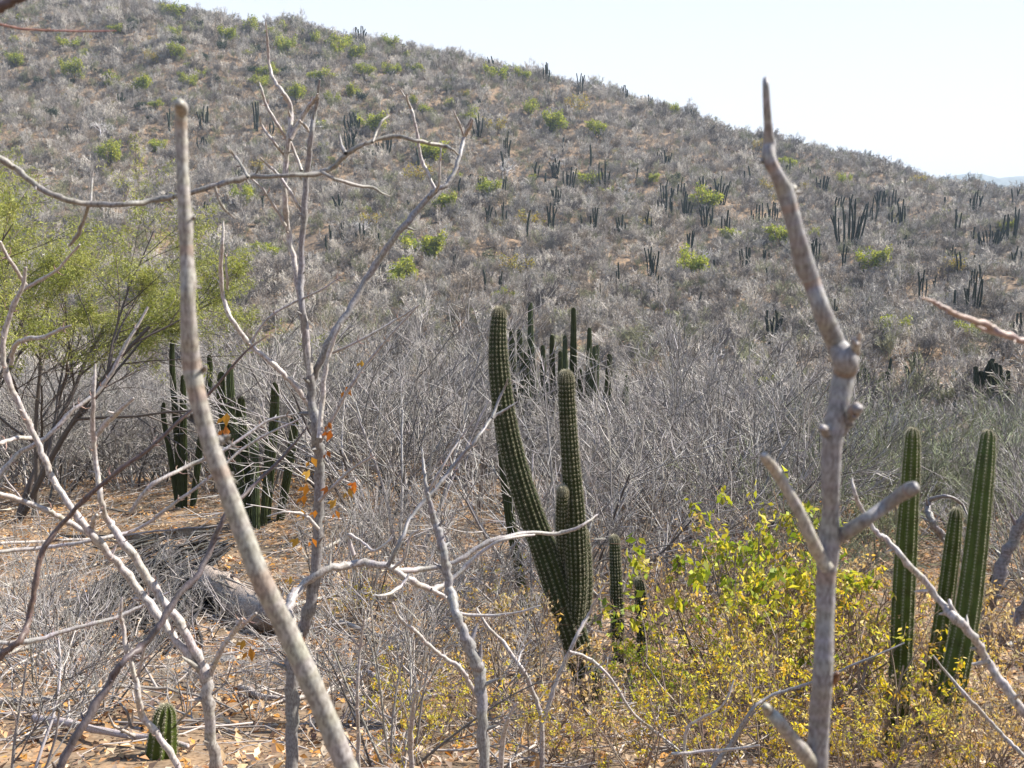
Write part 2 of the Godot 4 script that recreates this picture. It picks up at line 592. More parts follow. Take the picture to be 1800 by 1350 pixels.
func _ready() -> void:
	rg.seed = 4711
	hn.seed = 12
	hn.frequency = 0.02
	hn.fractal_octaves = 3
	pn.seed = 5
	pn.frequency = 0.9
	# camera
	var cam := Camera3D.new()
	cam.name = "camera"
	cam.position = EYE
	cam.rotation = Vector3(-PITCH, 0, 0)
	cam.near = 0.05
	cam.far = 9000.0
	var ca := CameraAttributesPhysical.new()
	ca.frustum_focal_length = 32.97
	ca.frustum_focus_distance = 12.0
	ca.frustum_near = 0.05
	ca.frustum_far = 9000.0
	ca.exposure_aperture = 10.0
	cam.attributes = ca
	cam.fov = 40.0
	add_child(cam)
	# sky, haze, exposure
	var env := Environment.new()
	env.background_mode = Environment.BG_SKY
	var sky := Sky.new()
	var sm := ProceduralSkyMaterial.new()
	sm.sky_top_color = lin(0.11, 0.18, 0.34)
	sm.sky_horizon_color = lin(0.46, 0.462, 0.46)
	sm.sky_curve = 0.34
	sm.ground_bottom_color = lin(0.12, 0.1, 0.08)
	sm.ground_horizon_color = lin(0.3, 0.3, 0.3)
	sm.sun_angle_max = 25.0
	sky.sky_material = sm
	env.sky = sky
	env.tonemap_mode = Environment.TONE_MAPPER_LINEAR
	env.tonemap_exposure = 2.75
	env.fog_enabled = true
	env.fog_density = 0.00024
	env.fog_light_color = lin(0.6, 0.78, 1.0)
	env.sdfgi_enabled = true
	env.ssao_enabled = true
	env.ssil_enabled = true
	var we := WorldEnvironment.new()
	we.name = "environment"
	we.environment = env
	add_child(we)
	var sun := DirectionalLight3D.new()
	sun.name = "sun"
	sun.light_energy = 1.6
	sun.light_color = Color(1.0, 0.97, 0.92)
	sun.light_angular_distance = 0.5
	sun.shadow_enabled = true
	var to_sun := Vector3(0.85, 0.84, -0.3).normalized()
	add_child(sun)
	sun.look_at_from_position(to_sun * 100.0, Vector3.ZERO)
	make_materials()
	make_table()
	build_ground()
	make_shrubs()
	make_far_stems()
	build_hillside()
	build_thicket()
	build_near_cacti()
	build_leafy_near()
	build_floor_debris()
	build_foreground()

# ---------------------------------------------------------------- setting
func grid_lines(fine: float, upto: float, grow_by: float, limit: float) -> Array:
	var out := [0.0]
	var s := fine
	while out[-1] < limit:
		if out[-1] > upto: s *= grow_by
		out.append(out[-1] + s)
	return out

func sheet(xs: Array, zs: Array, f: Callable) -> ArrayMesh:
	var st := MB.new()
	var w := xs.size()
	for z in zs:
		for x in xs:
			st.v.append(Vector3(x, f.call(x, z), z))
	for b in zs.size():
		for a in w:
			var l: Vector3 = st.v[b * w + maxi(a - 1, 0)]
			var r: Vector3 = st.v[b * w + mini(a + 1, w - 1)]
			var u: Vector3 = st.v[maxi(b - 1, 0) * w + a]
			var d: Vector3 = st.v[mini(b + 1, zs.size() - 1) * w + a]
			var nn := (u - d).cross(r - l).normalized()
			st.n.append(nn if nn.y > 0 else -nn)
			st.c.append(Color.WHITE)
	for b in zs.size() - 1:
		for a in w - 1:
			var p := b * w + a      # zs run from near to far (falling z), xs rise
			st.i.append_array([p, p + w, p + w + 1, p, p + w + 1, p + 1])
	return st.mesh(null)

func build_ground() -> void:
	var half := grid_lines(0.3, 14.0, 1.05, 420.0)
	var xs := []
	for k in range(half.size() - 1, 0, -1): xs.append(-half[k])
	xs.append_array(half)
	var zs := [60.0, 40.0, 25.0, 15.0, 8.0, 4.0, 2.0]
	for d in grid_lines(0.3, 24.0, 1.012, 330.0): zs.append(-d)
	for d in [380.0, 450.0, 550.0, 700.0, 1000.0, 2000.0, 4500.0]: zs.append(-d)
	xs.push_front(-2500.0)
	xs.push_back(2500.0)
	var m := sheet(xs, zs, height)
	m.surface_set_material(0, M.earth)
	var g := part("ground", m, self)
	g.set_meta("kind", "structure")
	g.set_meta("label", "orange tan earth with leaf litter on the slope and hillside")
	# the blue mountain beyond the ridge
	var mx := []
	var mz := []
	for k in 61: mx.append(700.0 + k * 40.0)
	for k in 25: mz.append(-2000.0 - k * 60.0)
	var mf := func(x: float, z: float) -> float:
		var c := exp(-pow((z + 2600.0) / 260.0, 2.0))
		var along := 156.0 - absf(x - 1120.0) * 0.045 + hn.get_noise_1d(x * 0.35) * 9.0 + hn.get_noise_1d(x * 1.5) * 3.0
		return -75.0 + (along + 75.0) * c * (1.0 + 0.06 * hn.get_noise_2d(x * 0.4, z * 0.4)) * clampf((x - 650.0) / 250.0, 0.0, 1.0)
	var mm := sheet(mx, mz, mf)
	mm.surface_set_material(0, M.mountain_side)
	var mo := part("distant_mountain", mm, self)
	mo.set_meta("kind", "structure")
	mo.set_meta("label", "hazy blue mountain beyond the end of the ridge")

# ---------------------------------------------------------------- hillside
func many(parent: Node3D, called: String, m: Mesh, list: Array) -> void:
	var mm := MultiMesh.new()
	mm.transform_format = MultiMesh.TRANSFORM_3D
	mm.use_colors = true
	mm.mesh = m
	mm.instance_count = list.size()
	for k in list.size():
		mm.set_instance_transform(k, list[k][0])
		mm.set_instance_color(k, list[k][1])
	var mi := MultiMeshInstance3D.new()
	mi.name = called
	mi.multimesh = mm
	mi.set_meta("kind", "stuff")
	parent.add_child(mi, true)

func build_hillside() -> void:
	var lists := []
	for v in far_bare.size(): lists.append([])
	var tones := [Color(1, 1, 1.02), Color(0.7, 0.68, 0.7), Color(1.45, 1.42, 1.42), Color(0.75, 0.66, 0.58), Color(1.1, 1.06, 1.05), Color(0.45, 0.42, 0.43), Color(0.66, 0.7, 0.48)]
	var d := 46.0
	while d < 335.0:
		var step := lerpf(1.25, 1.6, clampf((d - 46.0) / 200.0, 0, 1))
		var x := -d * 0.72
		while x < d * 0.72:
			var px := x + rg.randf_range(-0.9, 0.9)
			var dd := d + rg.randf_range(-0.9, 0.9)
			var keep := hn.get_noise_2d(px * 4.0 + 300.0, dd * 4.0) + 0.35 * hn.get_noise_2d(px * 14.0, dd * 14.0 + 90.0)
			var seen := seen_at(Vector3(px, EYE.y - 11.5, -dd)) if dd < 90.0 else Vector2.ZERO
			if dd < 90.0 and seen.x > 1540.0 and dd > 52.0 and rg.randf() < 0.8: keep = -1.0
			if keep > (-0.3 if dd < 170.0 or px > 0.0 else -0.42) or (keep > -0.9 and rg.randf() < 0.45):
				var p := on_ground(px, dd)
				var s := rg.randf_range(0.6, 1.25) * (1.0 if keep > -0.05 else 0.75)
				if rg.randf() < (0.06 if dd < 265.0 else 0.3): s *= 1.5
				var b := Basis(Vector3.UP, rg.randf() * TAU).scaled(Vector3(s * rg.randf_range(0.8, 1.2), s * rg.randf_range(1.0, 1.5), s * rg.randf_range(0.8, 1.2)))
				lists[rg.randi() % far_bare.size()].append([Transform3D(b, p), tones[rg.randi() % tones.size()]])
			x += step
		d += step
	var o := thing("hillside_scrub", Vector3.ZERO, "mass of leafless grey scrub covering the far hillside", "scrub", "", "stuff")
	for v in far_bare.size():
		many(o, "shrub_mass", far_bare[v], lists[v])
	# leafy bushes that stand out: px, base py, width px, kind (0 green, 1 yellow-green, 2 dark)
	var gb := [[750, 462, 76, 0], [780, 378, 56, 0], [738, 332, 60, 1], [640, 412, 60, 1], [762, 285, 66, 0], [856, 350, 50, 1], [935, 408, 60, 2], [660, 236, 62, 0], [1140, 385, 30, 1], [1240, 375, 52, 0], [1288, 428, 46, 0], [1372, 432, 56, 0], [1420, 415, 30, 1], [1540, 482, 62, 0], [1218, 500, 76, 0], [1662, 385, 26, 0], [1672, 490, 64, 1], [1558, 602, 66, 0], [1340, 700, 70, 1], [980, 240, 60, 0], [1050, 243, 40, 0], [872, 238, 50, 1], [700, 500, 60, 1], [690, 510, 40, 0], [900, 490, 60, 2], [470, 462, 60, 0], [1700, 600, 50, 1], [130, 138, 40, 0], [195, 150, 36, 0], [30, 120, 44, 0], [270, 112, 40, 1], [312, 105, 34, 0], [70, 78, 20, 2], [330, 155, 34, 0], [250, 165, 40, 0], [120, 90, 40, 1], [205, 62, 30, 1], [300, 32, 40, 1], [300, 70, 36, 0], [405, 80, 40, 0], [440, 65, 40, 0], [500, 100, 44, 0], [592, 95, 50, 0], [625, 110, 40, 0], [640, 135, 36, 0], [565, 148, 40, 0], [680, 88, 40, 1], [690, 135, 34, 0], [762, 95, 44, 1], [870, 145, 40, 0], [915, 148, 34, 0], [750, 210, 40, 1], [620, 175, 40, 0], [520, 180, 40, 0], [470, 140, 40, 0], [1010, 205, 50, 1], [1180, 205, 30, 1], [1330, 270, 34, 1], [1385, 300, 30, 0], [1030, 330, 44, 0], [430, 360, 50, 0], [450, 310, 40, 2], [280, 270, 40, 0], [190, 290, 50, 1], [820, 220, 36, 0], [930, 205, 36, 1], [560, 235, 34, 0], [1480, 330, 30, 1], [1610, 330, 34, 1]]
	for k in 110:
		var px := rg.randf_range(-20, 900)
		gb.append([px, rg.randf_range(25.0 + maxf(0.0, px - 380.0) * 0.2, 215), rg.randf_range(10, 30), [0, 1, 1, 3, 3][rg.randi() % 5]])
	for k in 80:
		var px := rg.randf_range(300, 1800)
		gb.append([px, rg.randf_range(130.0 + maxf(0.0, px - 450.0) * 0.2, 640), rg.randf_range(14, 34), [0, 1, 1, 2, 2, 3][rg.randi() % 6]])
	for e in gb:
		var g := ground_under(e[0], e[1], 40.0)
		if g == Vector3.INF: continue
		var s: float = e[2] * -g.z / F / 2.1
		var v := rg.randi() % 5
		var where := place_words(e[0], e[1])
		var sc := Vector3(s * rg.randf_range(0.9, 1.2), s * rg.randf_range(0.9, 1.3), s)
		match e[3]:
			0: bush("green_bush", leafy[v], g, sc, "bright green leafy bush " + where, "bush", "green bushes on the far hillside")
			1: bush("green_bush", yellow_far[v] if rg.randf() < 0.4 else leafy[v], g, sc, "sparse yellowish green bush " + where, "bush", "green bushes on the far hillside")
			2: bush("yellow_bush", yellow_far[v], g, sc, "thin bush with yellow leaves " + where, "bush", "yellow bushes on the far hillside")
			3: bush("dark_bush", dark_leafy[v], g, sc, "dark dull green bush " + where, "bush", "dark bushes on the far hillside")
	# cacti: px, top, base, width, stems
	var cl := [[358, 195, 228, 20, 6], [356, 245, 267, 16, 5], [450, 195, 237, 12, 3], [478, 218, 236, 8, 2], [120, 222, 242, 12, 3], [215, 168, 192, 14, 4], [298, 198, 232, 8, 2], [425, 300, 328, 20, 5], [360, 362, 386, 14, 4], [462, 350, 374, 8, 2], [602, 398, 430, 10, 2], [635, 42, 68, 20, 7], [692, 44, 70, 22, 7], [728, 50, 78, 13, 4], [755, 63, 82, 14, 4], [862, 93, 110, 12, 4], [960, 110, 140, 11, 5], [1020, 124, 155, 13, 6], [1097, 155, 178, 13, 6], [1140, 160, 180, 14, 5], [1165, 166, 184, 14, 4], [1215, 185, 200, 10, 4], [1283, 207, 224, 10, 5], [620, 205, 236, 26, 8], [675, 246, 280, 26, 7], [716, 355, 375, 10, 3], [808, 318, 345, 8, 2], [827, 310, 330, 12, 3], [888, 318, 358, 11, 2], [860, 368, 402, 24, 6], [886, 364, 402, 13, 3], [975, 286, 316, 18, 6], [960, 310, 330, 3, 1], [1037, 264, 305, 3, 1], [1062, 294, 338, 20, 5], [1121, 303, 328, 3, 1], [1043, 374, 422, 15, 4], [1090, 384, 420, 20, 4], [1020, 385, 410, 4, 1], [1165, 270, 298, 28, 8], [1172, 325, 365, 24, 6], [1197, 318, 350, 14, 3], [1208, 350, 392, 22, 5], [1232, 315, 340, 22, 4], [1265, 322, 364, 34, 8], [1275, 382, 422, 15, 4], [1335, 365, 406, 32, 8], [1312, 298, 326, 12, 2], [1445, 316, 342, 22, 6], [1490, 362, 442, 62, 18], [1546, 343, 372, 22, 5], [1567, 340, 378, 28, 5], [1583, 360, 410, 12, 4], [1590, 418, 446, 28, 6], [1715, 342, 378, 20, 6], [1660, 350, 368, 3, 1], [1738, 405, 452, 50, 15], [1775, 376, 438, 24, 6], [1788, 440, 480, 24, 5], [1783, 335, 360, 20, 4], [1710, 488, 556, 34, 8], [1620, 485, 534, 22, 4], [1640, 490, 525, 6, 2], [1254, 464, 504, 3, 1], [1346, 475, 500, 3, 1], [1326, 495, 520, 3, 1], [1466, 530, 562, 13, 3], [1360, 552, 604, 32, 8], [1790, 558, 604, 22, 4], [1375, 690, 744, 26, 5], [1512, 655, 735, 30, 5], [1580, 714, 752, 4, 1], [1680, 700, 748, 4, 1], [1560, 640, 720, 12, 2], [1600, 628, 690, 24, 4], [1155, 490, 530, 14, 3], [850, 480, 520, 6, 1], [1000, 470, 500, 4, 1], [930, 385, 440, 3, 1], [800, 455, 490, 8, 2], [1085, 470, 520, 6, 2], [1230, 520, 560, 8, 2], [990, 250, 275, 4, 1], [1385, 285, 310, 8, 2], [1420, 300, 320, 10, 3]]
	for k in 46:
		var cx := rg.randf_range(560, 1800)
		var cy := rg.randf_range(150.0 + maxf(0.0, cx - 450.0) * 0.2, 560)
		var tall_px := rg.randf_range(16, 34) + (cy - 150.0) * 0.04
		var cn := rg.randi_range(1, 7)
		cl.append([cx, cy - tall_px, cy, 3.0 + cn * 3.0, cn])
	var number := ["", "single", "two-stemmed", "three-stemmed", "four-stemmed", "five-stemmed", "six-stemmed", "seven-stemmed", "eight-stemmed"]
	for e in cl:
		var how: String = number[e[4]] if e[4] < 9 else "broad many-stemmed"
		far_cactus(e[0], e[1], e[2], e[3], e[4], how + " dark column cactus " + place_words(e[0], e[1]))
	# pale leafless trees that stand out
	for e in [[885, 318, 60, "pale bare tree halfway up straight above the central cacti"], [1655, 762, 90, "pale crooked bare tree on the orange clearing at right"], [1590, 765, 70, "pale bare tree beside the fallen trunks at right"], [975, 300, 40, "whitish bare tree left of a small cactus clump mid slope"], [550, 250, 60, "bare spreading tree behind the forked sapling top"], [1100, 362, 50, "whitish bare tree right of centre mid slope"], [640, 425, 60, "dark-limbed bare tree left of the bright green bush"], [1240, 470, 50, "pale bare tree above the green bush in mid slope"], [180, 250, 60, "wide bare tree above the feathery green tree"]]:
		var gp := ground_under(e[0], e[1], 40.0)
		var q := grow({"stems": 2, "tilt": [0.05, 0.45], "len": 1.5, "r": 0.1, "segs": [4, 4, 3, 2], "kids": [5, 4, 4], "lenf": 0.68, "wob": 0.2, "up": [0.05, 0.02, 0.0, 0.0], "ang": [0.5, 1.0], "sides": [6, 4, 3, 3], "split": 2, "tone": Color(0.5, 0.48, 0.47), "rmin": 0.014, "mix": 0.3, "bare": 0.5})
		var tr := thing("bare_tree", gp, e[3], "tree", "pale bare trees on the hillside")
		part("trunk", q.br.mesh(M.twig), tr)
		part("twigs", q.tw.mesh(M.twig), tr)
		tr.basis = Basis(Vector3.UP, rg.randf() * TAU).scaled(Vector3.ONE * (e[2] * -gp.z / F / 3.2))
	for e in [[[1560, 738], [1650, 742]], [[1570, 722], [1612, 744]], [[1600, 746], [1690, 744]]]:
		var f0 := ground_under(e[0][0], e[0][1], 40.0) + Vector3(0, 0.3, 0)
		var f1 := ground_under(e[1][0], e[1][1], 40.0) + Vector3(0, 0.2, 0)
		var fm := MB.new()
		fm.tube([Vector3.ZERO, (f1 - f0) * 0.5 + Vector3(0, 0.15, 0), f1 - f0], [0.06, 0.11, 0.13], 7, Color(0.45, 0.42, 0.4), true)
		var fo := thing("fallen_tree", f0, ["pale fallen trunk lying level in the clearing at right", "short pale trunk propped on the fallen trunks at right", "darker fallen trunk at the right end of the clearing"][[1560, 1570, 1600].find(e[0][0])], "trunk", "fallen trunks in the clearing")
		part("trunk", fm.mesh(M.dead_wood), fo)
		var ft := MB.new()
		for k in 6:
			var q0 := (f1 - f0) * rg.randf_range(0.1, 0.8)
			ft.tube([q0, q0 + Vector3(rg.randf_range(-0.5, 0.5), rg.randf_range(0.2, 0.7), rg.randf_range(-0.4, 0.4))], [0.035, 0.012], 4, Color(0.42, 0.4, 0.38))
		part("twigs", ft.mesh(M.twig), fo)
	# the branching cactus with a trunk, low on the right
	var g := ground_under(1742, 752, 40.0)
	o = thing("candelabra_cactus", g, "tall candelabra cactus with pale trunk on bare orange ground at right", "cactus")
	var k1 := -g.z / F
	var trunk := part("trunk", far_stems[0], o)
	trunk.transform = Transform3D(Basis().scaled(Vector3(7.0, 42 * k1, 7.0)), Vector3(0, -0.2, 0))
	for k in 9:
		var f := (k - 4.0) / 4.0
		var st := part("arm", far_stems[k % 5], o)
		var hh := rg.randf_range(70, 100) * k1 * (1.0 - 0.2 * absf(f))
		st.transform = Transform3D(Basis(Vector3.BACK, -f * 0.14) * Basis().scaled(Vector3(4.2, hh, 4.2)), Vector3(f * 18 * k1, (34 - 6 * absf(f)) * k1, rg.randf_range(-0.4, 0.4)))

# ---------------------------------------------------------------- middle ground
func build_thicket() -> void:
	var spots := []
	var d := 9.0
	while d < 48.0:
		var step := lerpf(0.9, 1.45, clampf((d - 9.0) / 35.0, 0, 1))
		var x := -d * 0.78
		while x < d * 0.78:
			var xx := x + rg.randf_range(-0.5, 0.5) * step
			var dd := d + rg.randf_range(-0.5, 0.5) * step
			var sp := seen_at(on_ground(xx, dd))
			var dens := 1.0
			if sp.x < 980.0 and sp.y > 905.0: dens = 0.07
			if sp.x < 560.0 and sp.y > 860.0: dens = 0.3 if sp.y < 920.0 else 0.03
			if sp.x > 290.0 and sp.x < 640.0 and dd < 15.8: dens = 0.0
			if sp.x > 1400.0 and dd < 15.0: dens = 0.5
			if sp.x > 1500.0 and dd > 36.0: dens = 0.25
			if rg.randf() < dens * 0.8:
				spots.append([xx, dd, sp])
			x += step
		d += step
	spots.sort_custom(func(a, b): return a[1] < b[1])
	var rest := []
	for v in mid_bare.size(): rest.append([])
	var n := 0
	for s in spots:
		var p := on_ground(s[0], s[1])
		var v := rg.randi() % mid_bare.size()
		var sc := rg.randf_range(0.75, 1.3)
		if s[2].x > 1380.0: sc *= 0.8
		if s[1] < 12.0: sc *= 0.75
		if s[2].x > 850.0 and s[2].x < 1150.0 and s[1] > 12.0 and s[1] < 21.5: sc *= 0.62
		var scl := Vector3(sc * rg.randf_range(0.9, 1.2), sc, sc * rg.randf_range(0.9, 1.2))
		var outside: bool = absf(s[2].x - 900.0) > 960.0
		if n < 290 and not outside:
			var tw := "" if rg.randf() < 0.5 else "twig_pale"
			var label := "leafless grey shrub in the thicket "
			if s[2].x > 1380.0:
				tw = "twig_green" if rg.randf() < 0.75 else ""
				label = ("greenish" if tw else "bare grey") + " twiggy shrub " + ("close around" if s[1] < 14.0 else "a little behind" if s[1] < 21.0 else "far behind") + " the tall cacti " + ("at the right edge" if s[2].x > 1640.0 else "beside the knobbly stem")
			else:
				label = ("pale " if tw else "grey ") + ("leafless shrub near the front of the thicket " if s[1] < 17.0 else "leafless shrub in mid thicket " if s[1] < 26.0 else "leafless shrub deep in the thicket ")
			if s[2].x > 1380.0: pass
			elif s[2].x > 1120.0: label += "between central cacti and knobbly stem"
			elif s[2].x > 830.0: label += "around the dark cactus clump"
			elif s[2].x > 560.0: label += "left of the tall leaning cactus"
			else: label += "around the slim cacti at left"
			bush("bare_shrub", mid_bare[v], p, scl, label, "shrub", "leafless shrubs filling the valley thicket", ["", tw])
		else:
			rest[v].append([Transform3D(Basis(Vector3.UP, rg.randf() * TAU).scaled(scl), p), Color.WHITE.darkened(rg.randf() * 0.25)])
		if not outside: n += 1
	var o := thing("thicket_scrub", Vector3.ZERO, "tangle of leafless grey scrub at the foot of the hillside", "scrub", "", "stuff")
	for v in mid_bare.size():
		if rest[v].size():
			many(o, "branch_mass", mid_bare[v][0], rest[v])
			many(o, "twig_mass", mid_bare[v][1], rest[v])
	for e in [[60, 1250, 6.4, 0.4, "at the left edge below the dead cactus"], [180, 1330, 5.6, 0.34, "above the tiny cactus tip"], [30, 1560, 3.9, 0.5, "rising close at the left edge"], [690, 1520, 4.3, 0.38, "close to the right of the cut grey stem"], [200, 1120, 8.3, 0.3, "growing over the dead cactus"], [350, 1130, 8.2, 0.3, "in front of the fallen log"], [300, 1040, 9.6, 0.4, "behind the dead cactus and the log"], [110, 1200, 6.9, 0.4, "between dead cactus and bottom left corner"], [20, 1080, 9.0, 0.4, "at the left edge beside the dead cactus"], [330, 1310, 5.6, 0.26, "right of the stout cactus top"], [450, 1330, 5.6, 0.22, "under the cut grey stem"], [590, 1330, 5.6, 0.36, "right of the forked tree foot"], [700, 1180, 7.2, 0.48, "on open litter left of the split stem"], [640, 1050, 9.6, 0.55, "just right of the forked tree trunk"], [560, 1010, 10.8, 0.58, "behind the forked tree trunk"], [800, 1120, 8.0, 0.52, "behind the bend of the split stem"], [960, 1250, 6.6, 0.42, "at the foot of the leaning cactus"], [830, 1330, 5.6, 0.34, "beside the split stem at the bottom"], [730, 1000, 11.0, 0.66, "above the fork of the sprawling branch"], [860, 1010, 10.8, 0.72, "left against the leaning cactus"]]:
		var p := base_point(e[0], e[1], e[2])
		var where: String = e[4]
		bush("low_brush", mid_bare[rg.randi() % mid_bare.size()], p, Vector3.ONE * e[3], "low tangled bare brush " + where, "brush", "low bare brush on the litter", ["", "twig_pale"])

func base_point(px: float, py: float, d: float) -> Vector3:
	var p := at(px, py, d)
	p.y = height(p.x, p.z)
	return p

func build_near_cacti() -> void:
	var spines := spine_mesh()
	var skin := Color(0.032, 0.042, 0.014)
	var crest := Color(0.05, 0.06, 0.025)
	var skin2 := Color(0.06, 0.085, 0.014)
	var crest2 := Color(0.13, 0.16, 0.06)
	# centre: the leaning one
	var o := thing("column_cactus", base_point(1068, 1260, 5.8), "tallest leaning column cactus with arms in the centre", "cactus", "near column cacti")
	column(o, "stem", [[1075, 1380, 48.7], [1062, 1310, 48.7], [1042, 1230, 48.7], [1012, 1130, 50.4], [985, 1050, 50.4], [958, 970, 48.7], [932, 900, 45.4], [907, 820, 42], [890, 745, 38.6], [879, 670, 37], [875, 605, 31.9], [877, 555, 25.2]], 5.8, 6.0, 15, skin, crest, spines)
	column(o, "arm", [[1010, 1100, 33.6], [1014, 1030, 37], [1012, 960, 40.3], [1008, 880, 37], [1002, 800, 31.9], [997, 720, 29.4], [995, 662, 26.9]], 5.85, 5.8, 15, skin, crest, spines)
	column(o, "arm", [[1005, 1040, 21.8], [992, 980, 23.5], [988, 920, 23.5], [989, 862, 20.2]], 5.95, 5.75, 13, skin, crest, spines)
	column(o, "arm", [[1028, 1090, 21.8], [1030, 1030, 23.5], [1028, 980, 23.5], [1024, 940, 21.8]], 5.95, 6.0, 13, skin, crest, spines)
	o = thing("column_cactus", base_point(884, 800, 9.5), "short cactus column peeping out left behind the leaning cactus", "cactus", "near column cacti")
	column(o, "stem", [[935, 1150, 18.5], [915, 1020, 18.5], [895, 900, 18.5], [884, 800, 18.5], [874, 720, 16.8], [867, 665, 14.3]], 9.5, 9.5, 12, skin, crest, null)
	o = thing("column_cactus", base_point(1085, 1130, 7.6), "short upright cactus column just right of the leaning cactus", "cactus", "near column cacti")
	column(o, "stem", [[1090, 1290, 21.8], [1088, 1180, 22.7], [1085, 1070, 22.7], [1082, 1000, 21], [1080, 950, 18.5]], 7.5, 7.6, 13, skin, crest, spines)
	o = thing("column_cactus", base_point(1130, 1160, 7.2), "short upright cactus column rising behind the green leaves", "cactus", "near column cacti")
	column(o, "stem", [[1136, 1330, 23.5], [1134, 1230, 23.5], [1131, 1130, 24.4], [1128, 1070, 22.7], [1124, 1022, 19.3]], 7.1, 7.2, 13, skin, crest, spines)
	# right: the greener ones
	o = thing("column_cactus", base_point(1580, 1330, 5.4), "green column cactus, left of the three at the right edge", "cactus", "tall green cacti at the right")
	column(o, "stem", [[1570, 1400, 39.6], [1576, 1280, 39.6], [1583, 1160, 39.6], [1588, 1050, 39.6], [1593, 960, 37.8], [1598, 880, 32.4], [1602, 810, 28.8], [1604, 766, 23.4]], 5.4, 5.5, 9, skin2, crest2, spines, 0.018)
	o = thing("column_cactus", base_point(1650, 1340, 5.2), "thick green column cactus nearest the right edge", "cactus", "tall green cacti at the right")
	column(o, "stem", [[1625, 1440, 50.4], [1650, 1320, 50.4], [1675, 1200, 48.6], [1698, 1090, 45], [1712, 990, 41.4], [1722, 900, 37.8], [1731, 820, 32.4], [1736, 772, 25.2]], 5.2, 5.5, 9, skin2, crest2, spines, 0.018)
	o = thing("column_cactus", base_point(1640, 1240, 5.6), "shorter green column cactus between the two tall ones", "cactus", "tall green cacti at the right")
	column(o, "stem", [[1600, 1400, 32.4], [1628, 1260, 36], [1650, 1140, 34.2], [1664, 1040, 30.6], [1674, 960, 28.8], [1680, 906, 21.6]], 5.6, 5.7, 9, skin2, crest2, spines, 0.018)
	# lower left
	o = thing("column_cactus", base_point(280, 1400, 4.6), "stout green cactus top at the bottom edge, lower left", "cactus", "near column cacti")
	column(o, "stem", [[262, 1560, 62], [272, 1440, 62], [281, 1350, 60], [287, 1290, 52], [290, 1262, 40]], 4.6, 4.65, 10, skin2, crest2, spines, 0.02)
	o = thing("column_cactus", base_point(206, 1420, 4.8), "tiny spiny cactus tip at the bottom edge", "cactus", "near column cacti")
	column(o, "stem", [[204, 1500, 24], [206, 1420, 24], [207, 1355, 22], [208, 1332, 17]], 4.8, 4.8, 12, skin, crest, spines, 0.018)
	# left group, one plant with stems from one foot
	o = thing("column_cactus", base_point(440, 930, 15.0), "clump of slim cactus columns behind the cut grey stem", "cactus", "near column cacti")
	for e in [[410, 389, 648, 17], [418, 405, 630, 14], [430, 424, 690, 17], [446, 447, 754, 15], [462, 472, 758, 13], [470, 483, 665, 16], [508, 517, 716, 15]]:
		var b: float = e[0]
		var t: float = e[1]
		var y: float = e[2]
		var w: float = e[3]
		b = lerpf(b, 458.0, 0.45)
		column(o, "stem", [[b, 975, w * 0.9], [lerpf(b, t, 0.35), lerpf(960, y, 0.3), w], [lerpf(b, t, 0.75), lerpf(960, y, 0.6), w * 1.02], [t, lerpf(960, y, 0.85), w], [t, y + 12, w * 0.72]], 15.0 + rg.randf_range(-0.4, 0.4), 15.0, 13, Color(0.05, 0.064, 0.026), Color(0.085, 0.095, 0.045), null, 0.05)
	# clump behind the leaning cactus
	o = thing("column_cactus", base_point(985, 800, 21.0), "dark clump of many slim cactus columns behind the leaning cactus", "cactus", "near column cacti")
	for e in [[899, 567, 11], [913, 572, 11], [932, 523, 11], [924, 610, 10], [954, 598, 10], [970, 578, 10], [985, 612, 10], [993, 583, 10], [1008, 533, 11], [1036, 568, 10], [1045, 600, 9], [1050, 594, 8], [1071, 612, 12], [1102, 652, 10], [1120, 700, 9], [960, 660, 9], [1020, 640, 10]]:
		var t: float = e[0]
		var y: float = e[1]
		var w: float = e[2] * 1.1
		var b := lerpf(t, 1000.0, 0.35)
		column(o, "stem", [[b, 830, w * 0.9], [lerpf(b, t, 0.5), lerpf(820, y, 0.35), w * 1.1], [lerpf(b, t, 0.9), lerpf(820, y, 0.65), w * 1.05], [t, y + 10, w * 0.7]], 21.0 + rg.randf_range(-0.8, 0.8), 21.0 + rg.randf_range(-0.8, 0.8), 11, Color(0.045, 0.058, 0.024), Color(0.075, 0.085, 0.04), null, 0.08)
	# dark columns behind the feathery tree
	o = thing("column_cactus", base_point(310, 860, 16.5), "dim cactus columns under the feathery green tree", "cactus", "near column cacti")
	for e in [[303, 590, 10], [322, 655, 11], [288, 700, 9], [368, 615, 11]]:
		var t: float = e[0]
		var y: float = e[1]
		var w: float = e[2]
		var b := lerpf(t, 325.0, 0.7)
		column(o, "stem", [[b, 900, w], [lerpf(b, t, 0.5), lerpf(880, y, 0.4), w * 1.1], [t, lerpf(880, y, 0.8), w], [t, y + 8, w * 0.75]], 16.5, 16.5, 12, skin, crest, null, 0.07)

